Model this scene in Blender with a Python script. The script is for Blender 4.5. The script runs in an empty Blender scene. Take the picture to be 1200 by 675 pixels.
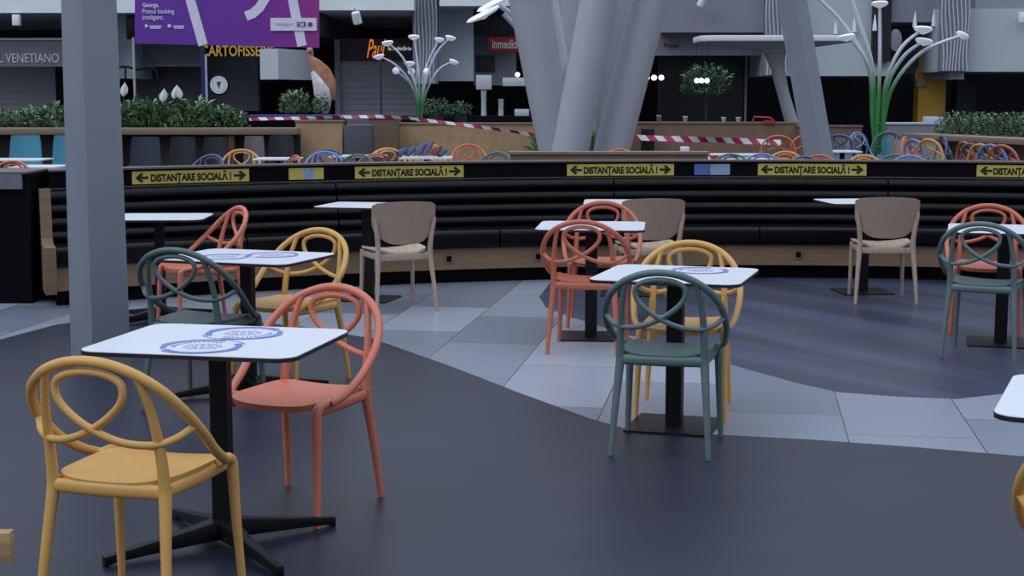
import bpy, bmesh, math, random
from mathutils import Vector, Matrix
random.seed(7)
PI = math.pi
F, H, CX, CY = 1800.0, 1.6, 600.0, 337.5
PITCH = math.atan(226.5 / F)
cp, sp = math.cos(PITCH), math.sin(PITCH)
SC = bpy.context.scene
COL = SC.collection

# ------------------------------------------------------------ camera
cam_data = bpy.data.cameras.new('camera'); cam_data.sensor_width = 36; cam_data.lens = 36 * F / 1200
cam_data.clip_start = .05; cam_data.clip_end = 300
camera = bpy.data.objects.new('camera', cam_data); COL.objects.link(camera)
camera.location = (0, 0, H); camera.rotation_euler = (PI / 2 - PITCH, 0, 0)
SC.camera = camera

def ray(px, py):
    x = (px - CX) / F; y = -(py - CY) / F
    return Vector((x, cp + y * sp, -sp + y * cp))
def at(px, py, Y):
    d = ray(px, py); t = Y / d.y
    return Vector((d.x * t, Y, H + d.z * t))
def ground(px, py, z=0):
    d = ray(px, py); t = (z - H) / d.z
    return Vector((d.x * t, d.y * t, z))

# ------------------------------------------------------------ materials
MATS = {}
def srgb(c):
    return tuple(((v / 255) / 12.92 if v / 255 <= .04045 else ((v / 255 + .055) / 1.055) ** 2.4) for v in c)
def mat(name, rgb, rough=.5, noise=.12, scale=12, metal=0, emit=None, strength=0, spec=.5, stretch=None, bump=0, lin=False):
    if name in MATS: return MATS[name]
    m = bpy.data.materials.new(name); m.use_nodes = True; nt = m.node_tree
    b = nt.nodes['Principled BSDF']
    c = rgb if lin else srgb(rgb)
    tc = nt.nodes.new('ShaderNodeTexCoord'); mp = nt.nodes.new('ShaderNodeMapping')
    nt.links.new(tc.outputs['Object'], mp.inputs['Vector'])
    if stretch: mp.inputs['Scale'].default_value = stretch
    nz = nt.nodes.new('ShaderNodeTexNoise'); nz.inputs['Scale'].default_value = scale; nz.inputs['Detail'].default_value = 4
    nt.links.new(mp.outputs['Vector'], nz.inputs['Vector'])
    cr = nt.nodes.new('ShaderNodeValToRGB')
    cr.color_ramp.elements[0].position = .3; cr.color_ramp.elements[1].position = .7
    cr.color_ramp.elements[0].color = tuple(v * (1 - noise) for v in c) + (1,)
    cr.color_ramp.elements[1].color = tuple(min(1, v * (1 + noise)) for v in c) + (1,)
    nt.links.new(nz.outputs['Fac'], cr.inputs['Fac']); nt.links.new(cr.outputs['Color'], b.inputs['Base Color'])
    b.inputs['Roughness'].default_value = rough; b.inputs['Metallic'].default_value = metal
    b.inputs['Specular IOR Level'].default_value = spec
    if bump:
        bp = nt.nodes.new('ShaderNodeBump'); bp.inputs['Strength'].default_value = bump; bp.inputs['Distance'].default_value = .01
        nt.links.new(nz.outputs['Fac'], bp.inputs['Height']); nt.links.new(bp.outputs['Normal'], b.inputs['Normal'])
    if emit:
        b.inputs['Emission Color'].default_value = srgb(emit) + (1,); b.inputs['Emission Strength'].default_value = strength
    MATS[name] = m; return m

def wood(name, rgb, rough=.5, axis=(1, 12, 12), noise=.18, scale=5):
    return mat(name, rgb, rough, noise, scale, stretch=axis)

PL = dict(
    yellow=mat('plastic_yellow', (214, 164, 90), .45, .05),
    coral=mat('plastic_coral', (206, 118, 92), .45, .05),
    orange=mat('plastic_orange', (192, 106, 80), .45, .05),
    green=mat('plastic_green', (92, 112, 112), .45, .05),
    darkgreen=mat('plastic_dark_green', (84, 100, 102), .45, .05),
    blue=mat('plastic_blue', (120, 142, 190), .45, .05),
    slate=mat('plastic_slate', (88, 96, 122), .45, .05))
M_BLACK = mat('powder_black', (13, 13, 16), .45, .1, spec=.3)
M_WHITE = mat('laminate_white', (228, 231, 238), .32, .02)
M_EDGE = mat('laminate_dark_edge', (22, 24, 30), .5, .1)
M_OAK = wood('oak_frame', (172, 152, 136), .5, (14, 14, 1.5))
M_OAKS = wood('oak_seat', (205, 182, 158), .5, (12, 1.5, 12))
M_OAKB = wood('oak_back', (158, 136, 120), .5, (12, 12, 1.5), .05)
M_LEATHER = mat('black_leather', (9, 9, 12), .27, .2, 30, bump=.05, spec=.22)
M_PANELBLACK = mat('black_panel', (11, 10, 15), .5, .1, spec=.08)
M_BENCHWOOD = wood('bench_wood', (134, 108, 82), .5, (1, 1, 12), .12)
M_COLUMN = mat('column_paint', (138, 145, 156), .55, .03, 3)
M_CYL = mat('steel_column_paint', (172, 174, 181), .5, .04, 2)
M_LABELBLUE = mat('sticker_blue', (104, 122, 205), .5, .03)
M_LABELDK = mat('sticker_navy', (40, 44, 75), .5, .03)
M_SIGNY = mat('sign_yellow', (196, 180, 84), .5, .06, 20)
M_SIGNK = mat('sign_black', (22, 20, 18), .5, .05)

# ------------------------------------------------------------ mesh builder
class MB:
    def __init__(s): s.v = []; s.f = []
    def add(s, vs, fs):
        o = len(s.v); s.v += [Vector(v) for v in vs]; s.f += [tuple(i + o for i in f) for f in fs]; return s
    def box(s, a, b, rot=0, c=None):
        x0, y0, z0 = a; x1, y1, z1 = b
        vs = [Vector(p) for p in ((x0, y0, z0), (x1, y0, z0), (x1, y1, z0), (x0, y1, z0), (x0, y0, z1), (x1, y0, z1), (x1, y1, z1), (x0, y1, z1))]
        if rot:
            c = Vector(c or ((x0 + x1) / 2, (y0 + y1) / 2, 0)); R = Matrix.Rotation(rot, 3, 'Z')
            vs = [R @ (v - c) + c for v in vs]
        return s.add(vs, [(0, 3, 2, 1), (4, 5, 6, 7), (0, 1, 5, 4), (1, 2, 6, 5), (2, 3, 7, 6), (3, 0, 4, 7)])
    def prism(s, poly, z0, z1):
        n = len(poly)
        return s.add([(p[0], p[1], z0) for p in poly] + [(p[0], p[1], z1) for p in poly],
                     [tuple(range(n - 1, -1, -1)), tuple(range(n, 2 * n))] + [(i, (i + 1) % n, n + (i + 1) % n, n + i) for i in range(n)])
    def sweep(s, pts, rad, n=8, res=5, smooth=True, flat=1.0, up=None, closed=False):
        P = [Vector(p) for p in pts]; R = list(rad) if isinstance(rad, (list, tuple)) else [rad] * len(P)
        if smooth and len(P) > 2:
            Q = []; RR = []; m = len(P)
            rng = range(m) if closed else range(m - 1)
            for i in rng:
                if closed: p0, p1, p2, p3 = P[i - 1], P[i], P[(i + 1) % m], P[(i + 2) % m]
                else: p0, p1, p2, p3 = P[max(i - 1, 0)], P[i], P[i + 1], P[min(i + 2, m - 1)]
                for k in range(res):
                    t = k / res
                    Q.append(.5 * ((2 * p1) + (p2 - p0) * t + (2 * p0 - 5 * p1 + 4 * p2 - p3) * t * t + (3 * p1 - p0 - 3 * p2 + p3) * t ** 3))
                    RR.append(R[i] * (1 - t) + R[(i + 1) % m] * t)
            if not closed: Q.append(P[-1]); RR.append(R[-1])
            P, R = Q, RR
        m = len(P); nrm = None; rings = []
        for i in range(m):
            if closed: t = (P[(i + 1) % m] - P[i - 1])
            else: t = P[min(i + 1, m - 1)] - P[max(i - 1, 0)]
            t.normalize()
            if nrm is None:
                u = Vector(up) if up else (Vector((0, 0, 1)) if abs(t.z) < .9 else Vector((0, 1, 0)))
                nrm = (u - t * u.dot(t)).normalized()
            else:
                nrm = (nrm - t * nrm.dot(t)).normalized()
            b = t.cross(nrm)
            rings.append([P[i] + (nrm * math.cos(2 * PI * k / n) * R[i] * flat + b * math.sin(2 * PI * k / n) * R[i]) for k in range(n)])
        vs = [v for r in rings for v in r]; fs = []
        for i in range(m if closed else m - 1):
            j = (i + 1) % m
            for k in range(n): fs.append((i * n + k, i * n + (k + 1) % n, j * n + (k + 1) % n, j * n + k))
        if not closed: fs += [tuple(range(n - 1, -1, -1)), tuple((m - 1) * n + k for k in range(n))]
        return s.add(vs, fs)
    def lathe(s, prof, n=24, M=None):
        vs = []; fs = []; m = len(prof)
        for r, z in prof:
            for k in range(n): vs.append(Vector((r * math.cos(2 * PI * k / n), r * math.sin(2 * PI * k / n), z)))
        for i in range(m - 1):
            for k in range(n): fs.append((i * n + k, i * n + (k + 1) % n, (i + 1) * n + (k + 1) % n, (i + 1) * n + k))
        fs += [tuple(range(n - 1, -1, -1)), tuple((m - 1) * n + k for k in range(n))]
        if M is not None: vs = [M @ v for v in vs]
        return s.add(vs, fs)
    def build(s, name, m, parent=None, bevel=0, shade=True, seg=2, **tags):
        me = bpy.data.meshes.new(name); me.from_pydata([tuple(v) for v in s.v], [], s.f)
        bm = bmesh.new(); bm.from_mesh(me)
        bmesh.ops.recalc_face_normals(bm, faces=bm.faces)
        if bevel: bmesh.ops.bevel(bm, geom=[e for e in bm.edges if e.is_manifold and e.calc_face_angle(0) > .5], offset=bevel, segments=seg, affect='EDGES', profile=.5)
        bm.to_mesh(me); bm.free()
        if shade:
            for p in me.polygons: p.use_smooth = True
            try: me.set_sharp_from_angle(angle=math.radians(38))
            except Exception: pass
        me.materials.append(m)
        o = bpy.data.objects.new(name, me); COL.objects.link(o)
        if parent: o.parent = parent
        for k, v in tags.items(): o[k] = v
        return o

def thing(name, label, cat, loc=(0, 0, 0), rz=0, group=None):
    o = bpy.data.objects.new(name, None); COL.objects.link(o); o.empty_display_size = .1
    o.location = loc; o.rotation_euler = (0, 0, rz); o['label'] = label; o['category'] = cat
    if group: o['group'] = group
    return o
def dup(root, loc, rz, label, group=None, rot=None, scale=None, mats=None):
    r = root.copy(); COL.objects.link(r); r.location = loc; r.rotation_euler = rot or (0, 0, rz); r['label'] = label
    if scale: r.scale = scale
    if group: r['group'] = group
    for ch in list(root.children):
        c = ch.copy(); COL.objects.link(c); c.parent = r
        for g in ch.children:
            d = g.copy(); COL.objects.link(d); d.parent = c
    return r
def tag(o, label, cat, group=None):
    o['label'] = label; o['category'] = cat
    if group: o['group'] = group
    return o
def struct(o): o['kind'] = 'structure'; return o

# ------------------------------------------------------------ text
def text_mesh(txt, size=1.0, bold=0.0, extrude=.0, width=None, height=None, shear=0):
    cu = bpy.data.curves.new('txt', 'FONT'); cu.body = txt; cu.size = size; cu.offset = bold; cu.extrude = extrude
    cu.align_x = 'CENTER'; cu.align_y = 'CENTER'; cu.shear = shear; cu.resolution_u = 3
    o = bpy.data.objects.new('txt', cu); COL.objects.link(o)
    bpy.context.view_layer.update()
    me = bpy.data.meshes.new_from_object(o.evaluated_get(bpy.context.evaluated_depsgraph_get()))
    vs = [v.co.copy() for v in me.vertices]; fs = [tuple(p.vertices) for p in me.polygons]
    bpy.data.objects.remove(o); bpy.data.curves.remove(cu); bpy.data.meshes.remove(me)
    x0 = min(v.x for v in vs); x1 = max(v.x for v in vs); y0 = min(v.y for v in vs); y1 = max(v.y for v in vs)
    sx = (width / (x1 - x0)) if width else 1; sy = (height / (y1 - y0)) if height else (sx if width else 1)
    if height and not width: sx = sy
    for v in vs: v.x = (v.x - (x0 + x1) / 2) * sx; v.y = (v.y - (y0 + y1) / 2) * sy
    return vs, fs
def text_at(txt, name, px0, py0, px1, py1, Y, m, parent=None, bold=.0, depth=.02, shear=0, tilt=0):
    """raised lettering fixed on a wall that stands at distance Y"""
    a = at(px0, py1, Y); b = at(px1, py0, Y)
    vs, fs = text_mesh(txt, 1, bold, depth / 2, width=b.x - a.x, height=b.z - a.z, shear=shear)
    c = (a + b) / 2
    ct, st = math.cos(tilt), math.sin(tilt)
    mb = MB(); mb.add([(c.x + v.x * ct - v.y * st, Y - v.z, c.z + v.y * ct + v.x * st) for v in vs], fs)
    me = bpy.data.meshes.new(name); me.from_pydata([tuple(v) for v in mb.v], [], mb.f); me.materials.append(m)
    o = bpy.data.objects.new(name, me); COL.objects.link(o)
    if parent: o.parent = parent
    return o

# ------------------------------------------------------------ the loop chair (front = +Y)
def loop_chair_parts(root, m, n=8, res=5):
    HOOP = [(.225, .13, .452), (.247, .07, .475), (.262, -.02, .525), (.270, -.10, .59), (.260, -.175, .66), (.222, -.24, .735), (.158, -.28, .79), (.08, -.298, .822), (0, -.303, .832)]
    hoop = HOOP + [(-x, y, z) for x, y, z in reversed(HOOP[:-1])]
    MB().sweep(hoop, [.013, .0155] + [.0165] * (len(hoop) - 4) + [.0155, .013], n, res).build('back_hoop', m, root)
    for s in (-1, 1):
        MB().sweep([(s * .188, -.198, .43), (s * .186, -.212, .54), (s * .178, -.24, .66), (s * .158, -.272, .765), (s * .14, -.285, .80)], [.0195, .0175, .0145, .013, .012], n, res).build('back_upright', m, root)
    RB = [(-.264, -.145, .622), (-.225, -.195, .592), (-.17, -.232, .578), (-.09, -.262, .588), (-.01, -.276, .620), (.055, -.284, .662), (.102, -.287, .712), (.108, -.290, .762), (.068, -.294, .790), (0, -.297, .800)]
    rb = RB + [(-x, y - .004, z) for x, y, z in reversed(RB[:-1])]
    MB().sweep(rb, .0120, n, res).build('ribbon_loop', m, root)
    for s in (-1, 1):
        MB().sweep([(s * .218, -.262, 0), (s * .205, -.235, .2), (s * .190, -.202, .40), (s * .188, -.198, .45)], [.0125, .016, .020, .021], n, 4).build('leg', m, root)
        MB().sweep([(s * .222, .235, 0), (s * .214, .218, .2), (s * .208, .207, .40), (s * .207, .196, .438), (s * .210, .16, .452), (s * .214, .10, .452)], [.0125, .0155, .0195, .0195, .017, .012], n, 4).build('leg', m, root)
    # seat: rounded shell with a shallow scoop and a rim
    mb = MB(); N = 14; top = []; bot = []
    for j in range(N + 1):
        for i in range(N + 1):
            u = i / N * 2 - 1; v = j / N * 2 - 1
            k = max(abs(u), abs(v)) ; e = (abs(u) ** 5 + abs(v) ** 5) ** .2
            q = k / e if e > 0 else 1
            X = u * q * (.203 - .012 * (v < 0) * abs(v)); Yy = v * q * .215
            z = .448 + .016 * min(1, (u * u * .9 + .2 * max(0, -v) ** 2)) - .02 * max(0, v - .6) ** 1.5
            top.append((X, Yy, z)); bot.append((X * .985, Yy * .985, z - .024))
    mb.v = [Vector(p) for p in top + bot]; K = (N + 1) ** 2
    for j in range(N):
        for i in range(N):
            a = j * (N + 1) + i; mb.f.append((a, a + 1, a + N + 2, a + N + 1)); mb.f.append((K + a, K + a + N + 1, K + a + N + 2, K + a + 1))
    edge = [i for i in range(N)] + [N + (N + 1) * j for j in range(N)] + [(N + 1) * N + N - i for i in range(N)] + [(N + 1) * (N - j) for j in range(N)]
    for t in range(len(edge)):
        a, b = edge[t], edge[(t + 1) % len(edge)]; mb.f.append((a, K + a, K + b, b))
    seat = mb.build('seat', m, root)
    # side rails joining leg tops
    r = MB()
    for s in (-1, 1): r.sweep([(s * .190, -.20, .428), (s * .198, 0, .426), (s * .200, .17, .430)], .011, n, 3, flat=1.9, up=(0, 0, 1))
    r.sweep([(-.188, -.203, .428), (0, -.210, .426), (.188, -.203, .428)], .012, n, 3, flat=1.9, up=(0, 0, 1))
    r.build('seat_frame', m, root)
PROTO = {}
GL = {'near': 'loop-backed chairs at the front tables', 'far': 'loop-backed chairs behind the black banquette'}
def loop_chair(color, x, y, deg, label, grp='near', rot=None, z=0):
    key = (color, grp)
    if key not in PROTO:
        t = thing('loop_back_chair', label, 'chair', (x, y, z), math.radians(deg), GL[grp])
        if rot: t.rotation_euler = rot
        loop_chair_parts(t, PL[color], *((10, 6) if grp == 'near' else (6, 3)))
        PROTO[key] = t; return t
    return dup(PROTO[key], (x, y, z), math.radians(deg), label, GL[grp], rot=rot)

# ------------------------------------------------------------ oak chair
def oak_chair_parts(root):
    for s in (-1, 1):
        MB().sweep([(s * .232, -.275, 0), (s * .218, -.245, .22), (s * .202, -.215, .43), (s * .208, -.222, .55), (s * .226, -.232, .66), (s * .232, -.236, .70)], [.013, .017, .021, .019, .015, .010], 8, 5, flat=1.2).build('leg', M_OAK, root)
        MB().sweep([(s * .208, .225, 0), (s * .203, .212, .2), (s * .198, .20, .435)], [.012, .016, .02], 8, 4).build('leg', M_OAK, root)
    ap = MB()
    ap.box((-.20, -.226, .385), (.20, -.204, .432)); ap.box((-.195, .19, .39), (.195, .21, .432))
    ap.box((-.21, -.215, .39), (-.19, .20, .432)); ap.box((.19, -.215, .39), (.21, .20, .432))
    ap.build('seat_rail', M_OAK, root, bevel=.004)
    def panel(fn, N=16, th=.012, nrm=(0, 1, 0)):
        mb = MB(); K = (N + 1) ** 2; T = []; B = []
        for j in range(N + 1):
            for i in range(N + 1):
                p = Vector(fn(i / N * 2 - 1, j / N)); T.append(p); B.append(p + Vector(nrm) * th)
        mb.v = T + B
        for j in range(N):
            for i in range(N):
                a = j * (N + 1) + i; mb.f.append((a, a + 1, a + N + 2, a + N + 1)); mb.f.append((K + a, K + a + N + 1, K + a + N + 2, K + a + 1))
        e = [i for i in range(N)] + [N + (N + 1) * j for j in range(N)] + [(N + 1) * N + N - i for i in range(N)] + [(N + 1) * (N - j) for j in range(N)]
        for t in range(len(e)): a, b = e[t], e[(t + 1) % len(e)]; mb.f.append((a, K + a, K + b, b))
        return mb
    def back(u, v):
        if v < .55: w = .165 + .08 * math.sin(PI / 2 * min(1, v / .55))
        else: w = .245
        if v > .9: w *= 1 - .14 * (1 - math.sqrt(max(0, 1 - ((v - .9) / .1) ** 2)))
        zz = .505 + .318 * v
        if v < .25: zz += .035 * abs(u) ** 4 * (1 - v / .25)
        if v > .8: zz -= .012 * u * u * (v - .8) / .2
        return (u * w, -.262 + .055 * (u * w / .245) ** 2 - .03 * v + .015, zz)
    panel(back).build('backrest', M_OAKB, root)
    def seat(u, v):
        vv = v * 2 - 1; k = max(abs(u), abs(vv)); e = (abs(u) ** 4 + abs(vv) ** 4) ** .25; q = k / e if e else 1
        return (u * q * (.215 + .02 * vv), vv * q * .225 + .005, .436 + .02 * abs(u * q) ** 3 - .012 * (1 - abs(u)) * 1)
    panel(seat, th=.016, nrm=(0, 0, 1)).build('seat', M_OAKS, root, label='pale wooden seat')
OAK = []
def oak_chair(x, y, deg, label):
    g = 'pale wooden chairs drawn up to the banquette'
    if not OAK:
        t = thing('wooden_chair', label, 'chair', (x, y, 0), math.radians(deg), g); oak_chair_parts(t); OAK.append(t); return t
    return dup(OAK[0], (x, y, 0), math.radians(deg), label, g)

# ------------------------------------------------------------ tables
def rrect(w, d, r, n=6):
    P = []
    for cx, cy, a0 in ((w / 2 - r, d / 2 - r, 0), (-w / 2 + r, d / 2 - r, 90), (-w / 2 + r, -d / 2 + r, 180), (w / 2 - r, -d / 2 + r, 270)):
        for k in range(n + 1):
            a = math.radians(a0 + 90 * k / n); P.append((cx + r * math.cos(a), cy + r * math.sin(a)))
    return P
def arc_ring(mb, cx, cy, r0, r1, a0, a1, z, n=40):
    o = len(mb.v); vs = []; fs = []
    for k in range(n + 1):
        a = math.radians(a0 + (a1 - a0) * k / n)
        vs += [(cx + r0 * math.cos(a), cy + r0 * math.sin(a), z), (cx + r1 * math.cos(a), cy + r1 * math.sin(a), z)]
    for k in range(n): fs.append((2 * k, 2 * k + 1, 2 * k + 3, 2 * k + 2))
    mb.add(vs, fs)
def sticker(top, cx, cy, rot, z, r=.15):
    a = MB(); arc_ring(a, cx, cy, r * .76, r * .93, rot + 20, rot + 200, z); arc_ring(a, cx, cy, r * .80, r * .93, rot + 235, rot + 372, z)
    for k in range(14):                          # the worn small lettering round the ring, not legible
        an = math.radians(rot + 228 + k * 9.5)
        arc_ring(a, cx, cy, r * .60, r * .70, math.degrees(an), math.degrees(an) + 5, z, 2)
    for k in range(4):
        yy = cy + (k - 1.5) * r * .2; w = r * (.34 if k in (0, 3) else .46); c, s = math.cos(math.radians(rot)), math.sin(math.radians(rot))
        for q in range(5):
            x0 = -w + q * 2 * w / 5; x1 = x0 + 2 * w / 5 * .75
            ps = []
            for (X, Y) in ((x0, yy - cy - .004), (x1, yy - cy - .004), (x1, yy - cy + .004), (x0, yy - cy + .004)):
                ps.append((cx + X * c - Y * s, cy + X * s + Y * c, z))
            a.add(ps, [(0, 1, 2, 3)])
    for v in list(a.v): pass
    o = a.build('floor_distance_sticker', M_LABELBLUE, top, shade=False); o.name = 'round_sticker'
    b = MB(); arc_ring(b, cx, cy, r * .97, r, rot + 30, rot + 150, z); arc_ring(b, cx, cy, r * .97, r, rot + 190, rot + 340, z)
    b.build('sticker_outline', M_LABELDK, top, shade=False)
def table(x, y, deg, w, d, base, label, group, stick=(), r=.07):
    t = thing('cafe_table', label, 'table', (x, y, 0), math.radians(deg), group)
    tp = MB().prism(rrect(w, d, r), .733, .745).build('tabletop', M_WHITE, t, shade=False)
    MB().prism(rrect(w + .003, d + .003, r), .729, .7425).build('top_edging', M_EDGE, tp, shade=False)
    for (cx, cy, rot) in stick: sticker(tp, cx, cy, rot, .7458)
    MB().prism(rrect(.30, .30, .02), .718, .729).build('top_plate', M_BLACK, t, shade=False)
    if base == 'star':
        MB().prism(rrect(.066, .066, .012), .05, .72).build('post', M_BLACK, t, shade=False)
        for k, ang in enumerate((47, 137, 227, 317)):
            a = math.radians(ang); ca, sa = math.cos(a), math.sin(a); m = MB()
            m.v = []; prof = [(.0, .105, .03, .036), (.06, .095, .03, .030), (.2, .07, .022, .020), (.40, .042, .012, .015), (.445, .036, .0, .016)]
            for (rr, zt, zb, hw) in prof:
                for (sy, z) in ((-1, zb), (1, zb), (1, zt), (-1, zt)):
                    m.v.append(Vector((rr * ca - sy * hw * sa, rr * sa + sy * hw * ca, z)))
            for i in range(4):
                for q in range(4): m.f.append((i * 4 + q, i * 4 + (q + 1) % 4, i * 4 + 4 + (q + 1) % 4, i * 4 + 4 + q))
            m.f += [(3, 2, 1, 0), (16, 17, 18, 19)]
            m.build('base_foot', M_BLACK, t, bevel=.003)
    else:
        MB().prism(rrect(.078, .078, .008), .01, .72).build('post', M_BLACK, t, shade=False)
        MB().prism(rrect(base, base, .015), 0, .010).build('base_plate', M_BLACK, t, shade=False)
    return t

GF = 'white-topped tables out on the floor'; GB = 'white-topped tables in front of the banquette'
table(-1.03, 5.34, -12, .77, .65, 'star', 'white square table in front with two round blue stickers, black four-foot base', GF, [(0, -.155, 200), (.03, .155, 20)])
table(-1.415, 8.16, -20, .78, .62, 'star', 'white table with faded blue stickers, second table back beside the square column', GF, [(-.1, -.08, 200), (.1, .1, 20)])
table(.525, 10.1, -5.7, .70, .70, .42, 'white table between two orange loop-backed chairs, flat black base plate', GF)
table(.79, 7.34, -17, .71, .70, .42, 'white table between a green chair and a yellow chair, one round blue sticker', GF, [(.085, .17, 200)])
table(3.17, 9.85, -16, .70, .70, .42, 'white table between a green chair and an orange chair near the right edge', GF)
table(1.765, 4.23, -23, .74, .68, .42, 'white table corner cut by the right edge, nearest on that side', GF)
table(-2.50, 10.85, 2, .70, .62, 'star', 'white table by the banquette, leftmost, directly right of the square column', GB, r=.10)
table(-1.13, 12.0, -14, .70, .60, .42, 'white table behind the leftmost wooden chair, by the banquette', GB)
table(.93, 12.35, -4, .70, .60, .42, 'white table half hidden behind the middle wooden chair, by the banquette', GB)
table(2.86, 12.45, 6, .70, .60, .42, 'white table behind the rightmost wooden chair, by the banquette', GB)

loop_chair('yellow', -1.156, 4.69, -16, 'mustard yellow loop-backed chair nearest the camera, seen from behind')
loop_chair('coral', -.83, 5.86, 156, 'coral loop-backed chair facing us at the front sticker table')
loop_chair('darkgreen', -1.60, 7.90, -17, 'dark green loop-backed chair behind the front table, beside the square column')
loop_chair('coral', -2.12, 10.36, 121, 'coral chair turned sideways by the leftmost banquette table')
loop_chair('yellow', -1.247, 8.50, 150, 'yellow loop-backed chair facing us at the second table back')
loop_chair('orange', .482, 9.621, -11, 'orange loop-backed chair seen from behind, left of the middle tables')
loop_chair('orange', .626, 10.70, 175, 'orange loop-backed chair facing us beyond the middle white table')
loop_chair('yellow', .876, 7.70, 169, 'yellow loop-backed chair facing us across from the green chair')
loop_chair('green', .714, 6.926, -13.5, 'sage green loop-backed chair seen from behind in mid-floor')
loop_chair('green', 2.945, 9.454, -26, 'sage green loop-backed chair seen from behind, near the right edge')
loop_chair('orange', 3.241, 10.42, 163, 'orange chair behind the table near the right edge')
loop_chair('yellow', 1.553, 3.72, -24, 'mustard chair back just cut by the right edge, closest on that side')
oak_chair(-.877, 11.5, 22, 'pale wooden chair with solid curved back, leftmost of the three')
oak_chair(1.045, 11.86, 8, 'pale wooden chair with solid curved back, between orange and yellow chairs')
oak_chair(2.90, 12.0, -4, 'pale wooden chair with solid curved back, rightmost of the three')

# ------------------------------------------------------------ floor
def floor_mat(name, kind):
    m = bpy.data.materials.new(name); m.use_nodes = True; nt = m.node_tree; b = nt.nodes['Principled BSDF']
    tc = nt.nodes.new('ShaderNodeTexCoord'); mp = nt.nodes.new('ShaderNodeMapping'); nt.links.new(tc.outputs['Object'], mp.inputs['Vector'])
    br = nt.nodes.new('ShaderNodeTexBrick'); nz = nt.nodes.new('ShaderNodeTexNoise'); mx = nt.nodes.new('ShaderNodeMix'); mx.data_type = 'RGBA'; mx.blend_type = 'MULTIPLY'
    nt.links.new(mp.outputs['Vector'], br.inputs['Vector'])
    br.inputs['Scale'].default_value = 1; br.inputs['Mortar Smooth'].default_value = .1
    mp2 = nt.nodes.new('ShaderNodeMapping'); nt.links.new(tc.outputs['Object'], mp2.inputs['Vector']); nt.links.new(mp2.outputs['Vector'], nz.inputs['Vector'])
    rp = nt.nodes.new('ShaderNodeValToRGB'); nt.links.new(nz.outputs['Fac'], rp.inputs['Fac'])
    if kind == 'tile':
        mp.inputs['Rotation'].default_value = (0, 0, math.radians(98.7)); mp.inputs['Location'].default_value = (.1, .11, 0)
        br.inputs['Brick Width'].default_value = 1.2; br.inputs['Row Height'].default_value = .6; br.offset = .37; br.inputs['Mortar Size'].default_value = .0028
        br.inputs['Color1'].default_value = srgb((124, 131, 144)) + (1,); br.inputs['Color2'].default_value = srgb((172, 179, 190)) + (1,); br.inputs['Mortar'].default_value = srgb((52, 56, 66)) + (1,)
        nz.inputs['Scale'].default_value = 3; mp2.inputs['Rotation'].default_value = (0, 0, .3); mp2.inputs['Scale'].default_value = (1, 5, 1)
        rp.color_ramp.elements[0].color = (.86, .86, .88, 1); rp.color_ramp.elements[1].color = (1, 1, 1, 1)
        b.inputs['Roughness'].default_value = .27
    else:
        mp.inputs['Rotation'].default_value = (0, 0, math.radians(-20))
        br.inputs['Brick Width'].default_value = 1.2; br.inputs['Row Height'].default_value = .2; br.offset = .4; br.inputs['Mortar Size'].default_value = .0012
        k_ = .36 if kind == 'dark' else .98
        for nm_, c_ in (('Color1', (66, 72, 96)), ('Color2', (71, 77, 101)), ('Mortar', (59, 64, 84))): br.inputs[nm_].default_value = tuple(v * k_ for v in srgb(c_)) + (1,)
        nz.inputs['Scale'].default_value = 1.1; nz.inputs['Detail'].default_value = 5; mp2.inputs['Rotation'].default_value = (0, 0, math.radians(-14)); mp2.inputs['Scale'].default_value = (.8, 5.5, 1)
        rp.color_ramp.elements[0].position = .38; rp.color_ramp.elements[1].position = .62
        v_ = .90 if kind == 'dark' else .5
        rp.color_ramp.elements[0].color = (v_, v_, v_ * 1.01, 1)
        if kind == 'far': mp2.vector_type = 'TEXTURE'; mp2.inputs['Rotation'].default_value = (0, 0, math.radians(-60)); mp2.inputs['Scale'].default_value = (4.5, .42, 1); nz.inputs['Detail'].default_value = 3; rp.color_ramp.elements[1].color = (1, 1, 1, 1)  # diagonal streaks imitate light reflections, painted into the plank colour
        b.inputs['Roughness'].default_value = .38; b.inputs['Specular IOR Level'].default_value = .36
    mx.inputs['Factor'].default_value = 1
    nt.links.new(br.outputs['Color'], mx.inputs['A']); nt.links.new(rp.outputs['Color'], mx.inputs['B']); nt.links.new(mx.outputs['Result'], b.inputs['Base Color'])
    return m
M_FLD = floor_mat('dark_plank_tile', 'dark'); M_FLT = floor_mat('pale_stone_tile', 'tile'); M_FLF = floor_mat('plank_tile_painted_reflections', 'far')
struct(MB().box((-45, -4, -.2), (45, 70, 0)).build('floor', M_FLD, shade=False))
px = [(-420, 470), (0, 398), (68, 380), (150, 372), (250, 374), (350, 382), (437, 397), (530, 430), (610, 461), (690, 490), (735, 503), (830, 509), (945, 515), (1070, 524), (1200, 535), (1700, 585),
      (1700, 420), (1290, 448), (1200, 459), (1121, 468), (1050, 465), (983, 460), (933, 449), (858, 428), (790, 408), (717, 387), (670, 372), (640, 361), (632, 348), (648, 327), (560, 318), (450, 322), (300, 325), (150, 330), (40, 345), (-80, 352), (-420, 366)]
poly = [ground(*p) for p in px]
struct(MB().prism([(p.x, p.y) for p in poly], -.01, .0015).build('floor_tiles', M_FLT, shade=False))
bpy.data.objects['floor_tiles'].name = 'floor.001'
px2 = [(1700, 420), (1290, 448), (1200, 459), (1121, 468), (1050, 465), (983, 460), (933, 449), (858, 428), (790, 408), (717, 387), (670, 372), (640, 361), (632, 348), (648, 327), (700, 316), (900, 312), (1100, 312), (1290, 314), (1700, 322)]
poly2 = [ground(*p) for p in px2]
struct(MB().prism([(p.x, p.y) for p in poly2], -.01, .0012).build('floor', M_FLF, shade=False))

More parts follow.
